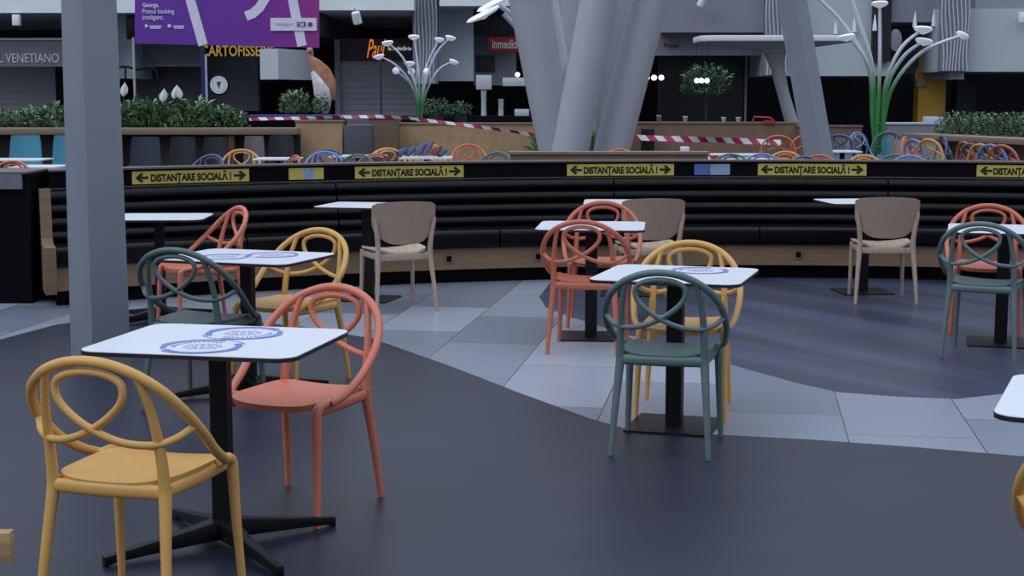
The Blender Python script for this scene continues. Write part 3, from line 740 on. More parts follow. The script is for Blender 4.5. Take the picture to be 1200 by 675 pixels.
# black arched bracket, speakers, cameras
aw = MB(); aw.sweep([at(128, 82, 38.5), at(146, 78, 38.5), at(158, 81, 38.5)], .03, 6, 3); aw.sweep([at(158, 82, 38.5), at(175, 79, 38.5), at(183, 84, 38.5), at(184, 92, 38.5)], .03, 6, 3); aw.sweep([at(147, 79, 38.5), at(147, 104, 38.5)], .025, 6, 1, smooth=False)
tag(aw.build('awning_frame', M_BLACK), 'black arched awning frame right of the square column', 'frame')
a, b = pbox(148, 17, 158, 46, 39.8, .3); tag(MB().box(a, b).build('hanging_speaker', M_BLACK, bevel=.02), 'black box speaker hanging left of the purple banner', 'speaker')
a, b = pbox(14, 17, 22, 30, 39.5, .2); tag(MB().box(a, b).build('wall_speaker', M_FASCL, bevel=.02), 'small white box under the pale fascia at far left', 'speaker')
def cylcam(x, y, w, h, Y, label, tilt=.15):  # white cylindrical security cameras, not light sources
    q = at(x, y, Y); s = Y / F; t = thing('cctv_camera', label, 'cctv', (q.x, Y, q.z)); t.rotation_euler = (.3, tilt, 0)
    MB().lathe([(w * s / 2, -h * s / 2), (w * s / 2 * 1.05, -h * s / 4), (w * s / 2, h * s / 2), (w * s / 3, h * s / 2 + .02)], 16).build('camera_body', M_FASCL, t)
    MB().lathe([(w * s / 2 * .8, -h * s / 2 - .01), (w * s / 2 * .8, -h * s / 2 + .01)], 16).build('lens', M_SHUT, t)
    MB().box((-.02, -.02, h * s / 2), (.02, .02, h * s / 2 + .12)).build('mount', M_FASC, t)
cylcam(418, 21, 10, 13, 39.4, 'white cylinder spotlight above the grey shutter', -.2)
cylcam(823, 2, 9, 11, 40.0, 'white cylinder spotlight at the top edge above the round tree', .4)
# white hanging box
wb = thing('hanging_light_box', 'white square light box with grey side under the purple banner', 'box')
a, b = pbox(302, 57, 327, 93, 38.5, .9); a2, b2 = pbox(327, 57, 356, 93, 38.5, .9)
m = MB(); m.v = [Vector(p) for p in ((a[0], 38.9, a[2]), (b[0], 38.3, a[2]), (b2[0], 40.4, a[2]), (a[0] + .6, 39.7, a[2]), (a[0], 38.9, b[2]), (b[0], 38.3, b[2]), (b2[0], 40.4, b[2]), (a[0] + .6, 39.7, b[2]))]
m.f = [(3, 2, 1, 0), (4, 5, 6, 7), (0, 1, 5, 4), (1, 2, 6, 5), (2, 3, 7, 6), (3, 0, 4, 7)]
m.build('box_body', mat('lightbox_white', (205, 210, 214), .5, .02), wb, shade=False)
MB().box((b[0] - .1, 38.9, b[2]), (b[0] + .1, 39.1, b[2] + 2)).build('hanger', M_BLACK, wb)
# brown and white figure (cut-out leaning shape)
fg = thing('tall_figure', 'tall brown and white leaning figure between banner and grey shutter', 'sculpture')
MB().sweep([at(361, 66, 36), at(369, 74, 36), at(377, 86, 36), at(383, 100, 36), at(388, 118, 36)], [.03, .13, .22, .22, .10], 12, 4, flat=.45, up=(0, 1, 0)).build('brown_upper', mat('figure_brown', (186, 128, 98), .7, .35, 5), fg)
MB().sweep([at(366, 84, 35.75), at(372, 96, 35.7), at(377, 108, 35.7), at(381, 120, 35.75), at(382, 134, 35.9)], [.04, .12, .19, .14, .05], 12, 4, flat=.45, up=(0, 1, 0)).build('white_lower', mat('figure_white', (220, 214, 216), .7, .2, 8), fg)
q = at(363, 59, 36); MB().lathe([(.02, -.08), (.075, -.03), (.075, .03), (.02, .08)], 12, Matrix.Translation(q)).build('brown_head', mat('figure_skin', (190, 150, 130)), fg)
MB().box((at(378, 134, 36).x, 35.8, 0), (at(388, 134, 36).x, 36.2, at(380, 133, 36).z)).build('plinth', M_BLACK, fg)

# shop interior right of lamp: screens, counter
def small_box(name, rect, Y, d, m, label, cat, bev=.01):
    a, b = pbox(*rect, Y, d); return tag(MB().box(a, b).build(name, m, bevel=bev), label, cat)
M_SCR = mat('screen_white', (200, 205, 210), .4, .1, 9)
small_box('hanging_display', (558, 88, 576, 105), 39, .2, M_SCR, 'white square display under the dark panel below the red sign', 'display')
small_box('hanging_display', (589, 91, 618, 101), 39, .2, M_SCR, 'long white display right of the square display', 'display')
small_box('dark_board', (558, 65, 580, 84), 41.94, .07, mat('board_dark', (52, 56, 58)), 'dark square board below the red sign', 'board')
small_box('soffit_panel', (543, 8, 607, 41), 41.1, .3, mat('black_soffit', (22, 22, 30)), 'black panel above the red inmedio sign', 'panel')
for i, (x, y0, y1) in enumerate(((567, 106, 134), (587, 116, 135))):
    q0 = at(x, y1, 39.5); q1 = at(x, y0, 39.5); w = .07
    tag(MB().lathe([(w, 0), (w, q0.z), (w * .9, (q0.z + q1.z) / 2), (w, q1.z)], 12, Matrix.Translation((q0.x, 39.5, 0))).build('display_stand', M_SCR), ('taller' if i == 0 else 'shorter') + ' white display stand beneath the white displays', 'stand')
small_box('till', (603, 128, 620, 136), 37.1, .3, M_SCR, 'white till on the dark shop counter left of the cylinders', 'till')
small_box('shop_counter', (470, 136, 640, 190), 37, .6, M_PANELBLACK, 'long black counter behind the brown partition left of the cylinders', 'counter')
M_GLOBE = mat('globe_lamp', (250, 250, 255), .3, .01, emit=(250, 250, 255), strength=1.3)
def globe(x, y, Y, r, label, grp):
    q = at(x, y, Y); t = thing('globe_lamp', label, 'lamp', (q.x, Y, q.z), 0, grp)
    MB().lathe([(r * math.sin(PI * k / 10) + .001, -r * math.cos(PI * k / 10)) for k in range(11)], 14).build('globe', M_GLOBE, t)
    MB().sweep([(0, 0, r * .9), (0, 0, r + 1.0)], .006, 5, 1, smooth=False).build('cord', M_BLACK, t)
for x, w_ in ((758, 'left one of the three right beside the cylinders'), (766.5, 'middle one of the three right beside the cylinders'), (775, 'right one of the three right beside the cylinders')): globe(x, 91, 41.5, .075, 'small white globe lamp, ' + w_, 'globe lamps by the cylinders')
for x, w_ in ((816.5, 'left'), (822, 'middle'), (828.5, 'right')): globe(x, 94.5, 37, .062, 'small white globe lamp before the round tree, %s of three' % w_, 'globe lamps before the round tree')
globe(606.5, 87.5, 38, .06, 'single small white globe lamp left of the cylinders', None)
# badge, wall disc, white cones modelled in place of lit reflections
q = at(1081, 88, 41.9); bd = thing('wall_badge', 'oval grey and yellow badge on the yellow wall', 'sign', (q.x, 41.98, q.z))
MxB = Matrix.Rotation(PI / 2, 4, 'X') @ Matrix.Diagonal((1, 1.25, 1, 1))
MB().lathe([(.19, 0), (.19, .04)], 28, MxB).build('badge_board', mat('badge_grey', (150, 140, 112), .5, .1), bd)
MB().lathe([(.15, .04), (.15, .05)], 28, MxB).build('badge_face', mat('badge_yellow', (168, 132, 62), .5, .25, 14), bd)
MB().box((-.13, -.05, -.32), (.13, 0, -.18)).build('badge_ribbon', mat('badge_grey', (150, 140, 112)), bd, bevel=.02)
q = at(1049, 47, 40.7); tag(MB().lathe([(.16, 0), (.16, .06), (.14, .07)], 28, Matrix.Translation(q) @ Matrix.Rotation(PI / 2, 4, 'X') @ Matrix.Diagonal((1, 1.8, 1, 1))).build('wall_disc', M_FASCD), 'oval grey disc on the wall right of the tall flower lamp', 'disc')
a, b = pbox(1022, -20, 1046, 72, 40.6, .18); struct(MB().box(a, b).build('trim_30', mat('black_recess', (24, 22, 28)), shade=False))
def cone(x, y0, y1, Y, label):
    q0 = at(x, y1, Y); q1 = at(x, y0, Y); tag(MB().lathe([(.062, 0), (.052, (q1.z - q0.z) * .35), (.008, q1.z - q0.z)], 12, Matrix.Translation(q0)).build('reflection_cone', M_FASCL), label, 'lamp', 'white cones shaped as lit reflections at upper right')
for x, y0, y1, w_ in ((979, 24, 40, 'leftmost, above the white canopy'), (1001, 21, 38, 'second from left, above the canopy end'), (1025, 17, 36, 'beside the upright stem of the flower lamp'), (1072, 13, 32, 'left of the pair above the right lamp discs'), (1094, 11, 31, 'right of the pair above the right lamp discs')):
    cone(x, y0, y1, 40.54 if x == 1025 else 40.735, 'slim white cone shaped as a lit reflection, ' + w_)
a, b = pbox(1195, 14, 1204, 27, 39.9, .15); tag(MB().box(a, b).build('wall_light', M_FASCL, bevel=.02), 'small white wall light at the upper right edge', 'light')

# ------------------------------------------------------------ purple banner
bn = thing('hanging_banner', 'large purple hanging banner with white strokes and small lettering', 'banner')
YB = 30
def banner_mat():
    m = bpy.data.materials.new('banner_purple'); m.use_nodes = True; nt = m.node_tree; b = nt.nodes['Principled BSDF']
    tc = nt.nodes.new('ShaderNodeTexCoord'); sx = nt.nodes.new('ShaderNodeSeparateXYZ'); nt.links.new(tc.outputs['Object'], sx.inputs[0])
    mr = nt.nodes.new('ShaderNodeMapRange'); x0 = at(230, 30, YB).x; x1 = at(373, 30, YB).x
    mr.inputs['From Min'].default_value = x0; mr.inputs['From Max'].default_value = x1; nt.links.new(sx.outputs['X'], mr.inputs['Value'])
    cr = nt.nodes.new('ShaderNodeValToRGB'); cr.color_ramp.elements[0].color = srgb((112, 54, 168)) + (1,); cr.color_ramp.elements[1].color = srgb((158, 54, 142)) + (1,)
    e_ = cr.color_ramp.elements.new(.55); e_.color = srgb((122, 50, 162)) + (1,)
    nt.links.new(mr.outputs['Result'], cr.inputs['Fac']); nt.links.new(cr.outputs['Color'], b.inputs['Base Color']); b.inputs['Roughness'].default_value = .5
    return m
c4 = [at(158, 51, YB), at(374, 56, YB), at(374, -90, YB), at(158, -90, YB)]
m = MB(); m.v = [Vector((v.x, YB, v.z)) for v in c4] + [Vector((v.x, YB + .03, v.z)) for v in c4]
m.f = [(0, 1, 2, 3), (7, 6, 5, 4), (0, 4, 5, 1), (1, 5, 6, 2), (2, 6, 7, 3), (3, 7, 4, 0)]
m.build('banner_cloth', banner_mat(), bn, shade=False)
M_BW = mat('banner_white', (236, 230, 248), .5, .02)
def stroke(pts, w, name='white_stroke'):
    P = [at(x, y, YB - .012) for x, y in pts]; mb = MB(); hw = w * YB / F / 2; n = len(P)
    for i, p in enumerate(P):
        t = (P[min(i + 1, n - 1)] - P[max(i - 1, 0)]).normalized(); s = Vector((t.z, 0, -t.x))
        for y_ in (0, .008): mb.v += [Vector((p.x + s.x * hw, p.y + y_, p.z + s.z * hw)), Vector((p.x - s.x * hw, p.y + y_, p.z - s.z * hw))]
    for i in range(n - 1):
        o_ = i * 4; mb.f += [(o_, o_ + 1, o_ + 5, o_ + 4), (o_ + 2, o_ + 6, o_ + 7, o_ + 3)]
    mb.build(name, M_BW, bn, shade=False)
stroke([(214, -40), (223, 0), (231, 28), (238, 53)], 11)
stroke([(318, -30), (312, -4), (304, 9), (296, 16), (288, 19)], 11)
stroke([(338, -40), (343, 0), (349, 30), (354, 54)], 11)
a, b = pbox(317, 21, 371, 36, YB - .03, .012); MB().box(a, b).build('white_label', M_BW, bn, shade=False)
M_TX = mat('banner_text_navy', (52, 48, 96), .5, .02)
text_at('BCR', 'label_lettering', 348, 25.5, 359.5, 32, YB - .032, M_TX, bn, bold=.02, depth=.004)
text_at('Inteligent', 'label_lettering', 323, 26, 344, 31.5, YB - .032, mat('banner_text_pale', (150, 168, 205), .5), bn, depth=.004)
q = at(363.5, 28.7, YB - .034); MB().lathe([(.045, 0), (.045, .006)], 14, Matrix.Translation(q) @ Matrix.Rotation(PI / 2, 4, 'X')).build('label_emblem', mat('emblem_magenta', (130, 50, 110)), bn)
text_at('George.', 'lettering', 167, 3, 186, 10, YB - .012, M_BW, bn, bold=.025, depth=.004)
text_at('Primul banking', 'lettering', 167, 10.5, 204, 17.5, YB - .012, M_BW, bn, bold=.008, depth=.004)
text_at('inteligent.', 'lettering', 167, 17.5, 191.5, 24.5, YB - .012, M_BW, bn, bold=.008, depth=.004)
MPB = mat('banner_pale_blue', (140, 165, 225), .5)
for x0, x1 in ((175, 189), (203, 216)): stroke([(x0, 30.8), (x1, 30.8)], 1.6, 'store_badge'); stroke([(x0 + 1, 33), (x1 - 1, 33)], 1.2, 'store_badge')
p1, p2, p3 = at(170, 27.6, YB - .014), at(170, 33, YB - .014), at(174, 30.3, YB - .014)
MB().add([p1, p2, p3], [(0, 1, 2)]).build('play_mark', M_BW, bn, shade=False)
q = at(198.5, 30.3, YB - .014); MB().lathe([(.035, 0), (.035, .006)], 12, Matrix.Translation(q) @ Matrix.Rotation(PI / 2, 4, 'X')).build('round_mark', M_BW, bn)
MB().box((c4[3].x - .1, YB - .02, c4[3].z - .03), (c4[2].x + .1, YB + .05, c4[3].z + .03)).build('hanging_bar', M_BLACK, bn)

# ------------------------------------------------------------ leaning columns
def leaning(name, p0, p1, Y, r, label, cat, n=28, m=M_CYL, Y1=None):
    b = at(*p0, Y); t = at(*p1, Y1 or Y); d = (t - b); base = b + d * ((0 - b.z) / d.z); top = b + d * ((7.5 - b.z) / d.z)
    mb = MB(); mb.sweep([base, base + (top - base) * .5, top], r, n, 1, smooth=False, up=(0, 1, 0))
    for v in mb.v:
        if v.z < .6: v.z = max(v.z, 0) if v.z < 0 else v.z
    return tag(mb.build(name, m), label, cat)
leaning('leaning_cylinder', (653, 175), (619, 0), 25.8, .325, 'thick grey leaning cylinder, left front one tilting left', 'column')
leaning('leaning_cylinder', (669, 175), (702, 0), 24.3, .295, 'thick grey leaning cylinder in the middle of the cluster', 'column')
leaning('leaning_cylinder', (718, 175), (762, 0), 24.8, .295, 'thick grey leaning cylinder, rightmost of the cluster', 'column')
leaning('leaning_cylinder', (680, 175), (677, 0), 28.0, .30, 'grey cylinder hidden behind, seen between left and middle cylinders', 'column')
leaning('leaning_cylinder', (684, 175), (728, 0), 28.6, .31, 'pale grey cylinder hidden behind, seen between middle and right cylinders', 'column')
leaning('slanted_pylon', (959, 179), (928, 0), 20, .19, 'grey angular slanted pylon crossing the white canopy', 'pylon', n=4, m=M_COLUMN)

# white canopy on stem
cn = thing('white_canopy', 'flat white canopy on a slanted stem behind the grey pylon', 'canopy')
a, b = pbox(820, 43, 1003, 49, 28, 1)
mb = MB(); x0, x1, z0, z1 = a[0], b[0], a[2], b[2]
mb.prism(rrect(x1 - x0, 1.6, .35), z0 + .01, z1 + .02); 
for v in mb.v: v.x += (x0 + x1) / 2; v.y += 28.6
mb.build('canopy_slab', mat('canopy_white', (250, 250, 252), .45, .02), cn, bevel=.01)
mb = MB(); mb.prism(rrect((x1 - x0) * .97, 1.5, .35), z0 - .0, z0 + .02)
cx_ = at(908, 60, 28.6).x
for v in mb.v: v.x += (x0 + x1) / 2; v.y += 28.6
n_0 = len(mb.v); mb.prism(rrect(.5, .5, .1), z0 - .16, z0 - .14)
for v in mb.v[n_0:]: v.x += cx_; v.y += 28.6
k_ = n_0 // 2
mb.f += [(i, (i + 1) % k_, n_0 + k_ + (i + 1) % k_, n_0 + k_ + i) for i in range(k_)]
mb.build('canopy_underside', M_FASC, cn)
MB().sweep([(cx_, 28.6, z0 - .1), at(911, 78, 28.6), at(918, 110, 28.6), at(930, 150, 28.6), at(944, 192, 28.6)], [.24, .13, .11, .12, .14], 14, 4).build('canopy_stem', M_CYL, cn)
bz = at(944, 192, 28.6); MB().sweep([bz, (bz.x + .05, 28.6, 0)], .14, 14, 1, smooth=False).build('stem_foot', M_CYL, cn)

gm = [mat('grass_green', (92, 150, 84), .5, .2, 8), mat('grass_dark', (60, 104, 62), .5, .2, 8), mat('grass_pale', (120, 168, 108), .5, .2, 8)]
for i, (x, lb) in enumerate(((641, 'tall green grass tuft left of the leaning cylinders'), (694, 'tall green grass tuft between the middle and right leaning cylinders'))):
    q = at(x, 178, 27.3); plant('grass_tuft', leaf_mesh(240, .34, .9, .3, .5, 70 + i, 3.0, gm, .07), (q.x, 27.3, 0), lb, 'plant', None, 1.0)
# ------------------------------------------------------------ flower lamps
def stem_mat(name, z0, z1):
    m = bpy.data.materials.new(name); m.use_nodes = True; nt = m.node_tree; b = nt.nodes['Principled BSDF']
    tc = nt.nodes.new('ShaderNodeTexCoord'); sx = nt.nodes.new('ShaderNodeSeparateXYZ'); nt.links.new(tc.outputs['Object'], sx.inputs[0])
    mr = nt.nodes.new('ShaderNodeMapRange'); mr.inputs['From Min'].default_value = z0; mr.inputs['From Max'].default_value = z1; nt.links.new(sx.outputs['Z'], mr.inputs['Value'])
    cr = nt.nodes.new('ShaderNodeValToRGB'); cr.color_ramp.elements[0].color = srgb((70, 142, 76)) + (1,); cr.color_ramp.elements[1].color = srgb((218, 222, 232)) + (1,)
    nt.links.new(mr.outputs['Result'], cr.inputs['Fac']); nt.links.new(cr.outputs['Color'], b.inputs['Base Color']); b.inputs['Roughness'].default_value = .4
    return m
M_HEAD = mat('lamp_head_white', (240, 242, 248), .4, .01, emit=(225, 232, 250), strength=.3)
def flower_lamp(base, stems, Y, r, m, label, hr=.165):
    t = thing('flower_lamp', label, 'lamp')
    bq_ = at(*base, Y)
    MB().lathe([(.34, 0), (.34, .12), (.3, .14)], 24, Matrix.Translation((bq_.x, Y, 0))).build('base', M_SHUT, t)
    for i, (pts, head, tilt, hs) in enumerate(stems):
        dy = ((i * 37) % 7 - 3) * .07
        P = [Vector((bq_.x + ((i * 29) % 9 - 4) * .02, Y + dy * .3, .1))] + [at(x, y, Y + dy) for x, y in pts]
        MB().sweep(P, [r * 1.2] + [r] * (len(P) - 2) + [r * .75], 8, 5).build('stem', m, t)
        q = P[-1]
        if head == 'disc':
            M_ = Matrix.Translation(q) @ Matrix.Rotation(tilt, 4, 'Y') @ Matrix.Rotation(-.12, 4, 'X')
            MB().lathe([(.02, -.09 * hs), (.06, -.07 * hs), (hr * .8 * hs, -.035 * hs), (hr * hs, 0), (hr * .85 * hs, .03 * hs), (.02, .05 * hs)], 24, M_).build('lamp_head', M_HEAD, t)
        elif head == 'ball':
            MB().lathe([(.075 * hs * math.sin(PI * k / 8) + .001, -.075 * hs * math.cos(PI * k / 8)) for k in range(9)], 12, Matrix.Translation(q)).build('lamp_head', M_HEAD, t)
flower_lamp((1030, 160), [
    ([(1029, 130), (1031, 70), (1031, 4)], 'disc', 0, .9),
    ([(1023, 130), (1021, 85), (1005, 55), (992, 43)], 'disc', -.15, .95),
    ([(1025, 125), (1022, 75), (1008, 28), (994, -12), (984, -40)], 'disc', -.3, .9),
    ([(1022, 140), (1018, 80), (990, 30), (952, -8), (930, -24)], 'disc', -.5, 1),
    ([(1034, 130), (1040, 90), (1057, 55), (1082, 34)], 'disc', .1, 1),
    ([(1035, 135), (1042, 95), (1060, 65), (1083, 48)], 'disc', .2, .95),
    ([(1037, 135), (1050, 95), (1082, 60), (1128, 41)], 'disc', .5, .75)], 26.9, .033, stem_mat('lamp_stem_far', at(0, 108, 26.9).z, at(0, 58, 26.9).z), 'tall white flower lamp with green stems standing right of the slanted pylon')
flower_lamp((492, 150), [
    ([(490, 120), (483, 90), (470, 65), (454, 50)], 'disc', -.15, .85),
    ([(489, 125), (480, 95), (462, 75), (444, 66)], 'disc', -.3, .8),
    ([(490, 128), (482, 100), (464, 83)], 'ball', 0, 1),
    ([(492, 118), (490, 80), (485, 43)], 'disc', 0, .85),
    ([(491, 122), (486, 95), (480, 74)], 'disc', 0, .8),
    ([(492, 125), (487, 100), (482, 84)], 'ball', 0, 1),
    ([(494, 120), (499, 80), (515, 46)], 'disc', .1, .75),
    ([(495, 122), (502, 85), (513, 60), (528, 44)], 'disc', .25, .8),
    ([(494, 125), (497, 100), (500, 84)], 'ball', 0, 1),
    ([(496, 124), (504, 98), (516, 80), (532, 72)], 'disc', .4, .75)], 33, .023, stem_mat('lamp_stem_left', at(0, 122, 33).z, at(0, 86, 33).z), 'white flower lamp with many small heads in front of the grey shutter', .15)
flower_lamp((648, 190), [
    ([(646, 165), (650, 140), (662, 85), (655, 30), (648, -20)], 'disc', 0, 1),
    ([(638, 178), (642, 150), (658, 95), (652, 20), (640, -30)], 'disc', 0, 1),
    ([(646, 160), (640, 110), (620, 52), (590, 16)], None, 0, 1),
    ([(644, 165), (634, 100), (612, 32), (585, 6)], None, 0, 1),
    ([(641, 170), (646, 120), (640, 40), (628, -30)], 'disc', .2, 1)], 26.9, .055, stem_mat('lamp_stem_mid', at(0, 112, 26.9).z, at(0, 70, 26.9).z), 'tall white flower lamp rising behind the thick leaning cylinders')
fl = [o for o in bpy.data.objects if o.name.startswith('flower_lamp')][-1]
for (x, y, tl, hs) in ((580, 3, -.45, 1.75), (566, 17, -.45, 1.6)):
    q = at(x, y, 26.8); M_ = Matrix.Translation(q) @ Matrix.Rotation(tl, 4, 'Y') @ Matrix.Rotation(.12, 4, 'X')
    MB().lathe([(.02, -.08), (.08, -.06), (.2 * hs * .8, -.035), (.2 * hs, 0), (.2 * hs * .85, .03), (.02, .05)], 24, M_).build('lamp_head', M_HEAD, fl)

# ------------------------------------------------------------ hazard tape
def tape_mat():
    m = bpy.data.materials.new('hazard_tape'); m.use_nodes = True; nt = m.node_tree; b = nt.nodes['Principled BSDF']
    tc = nt.nodes.new('ShaderNodeTexCoord'); wv = nt.nodes.new('ShaderNodeTexWave'); mp = nt.nodes.new('ShaderNodeMapping'); mp.inputs['Rotation'].default_value = (0, math.radians(40), 0)
    nt.links.new(tc.outputs['Object'], mp.inputs['Vector']); nt.links.new(mp.outputs['Vector'], wv.inputs['Vector']); wv.inputs['Scale'].default_value = 1.45
    cr = nt.nodes.new('ShaderNodeValToRGB'); cr.color_ramp.interpolation = 'CONSTANT'; cr.color_ramp.elements[0].color = srgb((178, 44, 62)) + (1,); cr.color_ramp.elements[1].position = .5; cr.color_ramp.elements[1].color = srgb((232, 226, 236)) + (1,)
    nt.links.new(wv.outputs['Fac'], cr.inputs['Fac']); nt.links.new(cr.outputs['Color'], b.inputs['Base Color']); b.inputs['Roughness'].default_value = .35
    return m
M_TAPE = tape_mat()
def tape(pts, Y, label, w=.058):
    P = [at(x, y, Y - .04 * (i % 2)) for i, (x, y) in enumerate(pts)]; mb = MB(); n = 0; Q = []
    for i in range(len(P) - 1):
        for k in range(12): Q.append(P[i].lerp(P[i + 1], k / 12))
    Q.append(P[-1])
    for i, p in enumerate(Q):
        tw = .5 * math.sin(i * .23)
        for d_ in (0, .003):
            mb.v += [p + Vector((0, d_ + math.sin(tw) * w / 2, math.cos(tw) * w / 2)), p + Vector((0, d_ - math.sin(tw) * w / 2, -math.cos(tw) * w / 2))]
    for i in range(len(Q) - 1):
        o_ = i * 4; mb.f += [(o_, o_ + 1, o_ + 5, o_ + 4), (o_ + 2, o_ + 6, o_ + 7, o_ + 3), (o_, o_ + 4, o_ + 6, o_ + 2), (o_ + 1, o_ + 3, o_ + 7, o_ + 5)]
    return tag(mb.build('barrier_tape', M_TAPE), label, 'tape', 'red and white barrier tapes')
tape([(292, 139.5), (350, 138.5), (402, 137)], 26.4, 'red and white tape along the brown partition below the brown figure')
tape([(402, 137), (445, 136.5), (480, 138.5), (540, 146), (600, 154), (640, 160)], 26.9, 'red and white tape sagging down to the leaning cylinders')
tape([(738, 161), (800, 163), (850, 164.5), (915, 167)], 26.3, 'red and white tape right of the cylinders', .1)
tape([(812, 183), (835, 184.5), (858, 185)], 21, 'short red and white tape just above the blue notice', .06)
panel_box('shop_counter', (290, 135, 402, 178), 29, .6, M_PANELBLACK, 'black counter with blue top behind the tape left of the grey booth', 'counter', cap=mat('counter_blue', (62, 76, 160), .5))

# ------------------------------------------------------------ furniture behind the banquette
def far_table(x0, x1, y, label):
    zt_ = .745; d = F * (H - zt_) / (y - 111) ; c = (at(x0, y, d) + at(x1, y, d)) / 2; w = at(x1, y, d).x - at(x0, y, d).x
    t = thing('cafe_table', label, 'table', (c.x, d, 0), 0, 'white tables behind the banquette')
    tp = MB().prism(rrect(w, .7, .05), .728, .745).build('tabletop', M_WHITE, t, shade=False)
    MB().prism(rrect(.07, .07, .01), .01, .728).build('post', M_BLACK, t, shade=False)
    MB().prism(rrect(.42, .42, .01), 0, .01).build('base_plate', M_BLACK, t, shade=False)
    return c
far_table(-25, 55, 185.5, 'white table in front of the teal chair, behind the partition')
far_table(20, 75, 193.5, 'white table half hidden behind the square column, behind the partition')
far_table(300, 352, 184.5, 'white table under the black shell chair behind the banquette')
far_table(388, 452, 181.5, 'white table between blue chair and yellow chair behind the banquette')
far_table(845, 905, 184.5, 'white table right of the blue notice, behind the banquette')
far_table(830, 895, 168.8 + 11, 'white table below the right barrier tape')
far_table(968, 1006, 176, 'white table right of the slanted pylon')
def far_chair(color, x, ytop, deg, label, h=.832):
    d = F * (H - h) / (ytop - 111); q = at(x, ytop, d)
    # root so that the hoop top lands above (x, d)
    r = math.radians(deg); ox, oy = .3 * math.sin(r) * -1, .3 * math.cos(r)
    return loop_chair(color, q.x + ox, d + oy, deg, label, 'far')
far_chair('orange', 15, 188.5, 170, 'orange chair top behind the partition, below the teal chair')
far_chair('slate', 249, 181, 150, 'slate blue chair just above the first yellow sign')
far_chair('yellow', 283, 175, 185, 'yellow chair above the right end of the first yellow sign')
far_chair('orange', 347, 182, 120, 'orange chair under the black shell chair, behind the small notice')
far_chair('slate', 384, 175, 20, 'slate chair directly behind the pale blue chair')
far_chair('blue', 381, 177.5, 180, 'pale blue chair behind the small yellow and blue notice')
far_chair('green', 420, 181, 165, 'green chair just left of the second yellow sign')
far_chair('coral', 441, 180, 30, 'coral chair beside the second yellow sign, left of a yellow chair')
far_chair('yellow', 454, 173.5, 180, 'yellow chair above the second yellow sign, left one')
far_chair('yellow', 503, 169, 175, 'yellow chair with patterned bundle above the second yellow sign')
far_chair('coral', 549, 169, 185, 'coral chair right of the second yellow sign')
far_chair('green', 584, 178, 150, 'green chair left of the low brown wall')
far_chair('coral', 726, 174.5, 180, 'coral chair top in front of the rightmost leaning cylinder')
far_chair('green', 857, 180.5, 170, 'green chair just right of the blue notice')
far_chair('blue', 893, 180, 175, 'pale blue chair above the fourth yellow sign')
far_chair('yellow', 920, 177.5, 182, 'yellow chair above the left end of the fourth yellow sign')
far_chair('orange', 960, 181.5, 160, 'orange chair at the foot of the slanted pylon')
far_chair('slate', 942, 183, 200, 'slate chair between yellow chair and slanted pylon')
far_chair('yellow', 1012, 181.5, 190, 'yellow chair above the right end of the fourth yellow sign')
far_chair('blue', 1066, 182, 170, 'pale blue chair between the fourth and last yellow sign')
far_chair('green', 1050, 181, 150, 'green chair beside the pale blue chair, between the last two signs')
# chairs tipped forward on the tables behind
def tipped(color, x, y, deg, tiltx, label, d):
    q = at(x, y, d); return loop_chair(color, q.x, d, deg, label, 'far', rot=(tiltx, 0, math.radians(deg)), z=.235 * math.sin(abs(tiltx)))
for (c, x, y, dg, tx, lb, d) in (
    ('coral', 912, 168, 170, -.75, 'coral chair tipped forward, left of the pair by the pylon', 24),
    ('coral', 936, 168, 190, -.75, 'coral chair tipped forward, right of the pair by the pylon', 24.4),
    ('slate', 992, 170, 150, -.8, 'slate chair tipped forward right of the pylon', 25),
    ('blue', 1022, 172, 40, -.7, 'pale blue chair tipped over below the tall flower lamp', 25),
    ('green', 1040, 170, 170, -.6, 'green chair tipped over right of the tall flower lamp', 25.5),
    ('coral', 1090, 174, 60, -.8, 'coral chair tipped onto its front left of the right planter', 23),
    ('blue', 1098, 176, 110, -.85, 'pale blue chair leaning in the pile left of the right planter', 22.5),
    ('yellow', 1110, 178, 120, -.8, 'yellow chair leaning in the pile left of the right planter', 22.2),
    ('slate', 1121, 172, 90, -.6, 'slate chair leaning at the corner of the right planter', 23),
    ('orange', 1160, 174, 100, -.8, 'orange chair leaning before the right planter, leftmost of the row', 20.8),
    ('green', 1168, 176, 110, -.85, 'green chair leaning before the right planter', 20.6),
    ('yellow', 1177, 177, 115, -.85, 'yellow chair leaning before the right planter', 20.4),
    ('blue', 1187, 178, 120, -.85, 'pale blue chair leaning before the right planter', 20.2),
    ('orange', 1200, 180, 120, -.85, 'orange chair leaning before the right planter, cut by the frame', 20)):
    tipped(c, x, y, dg, tx, lb, d)

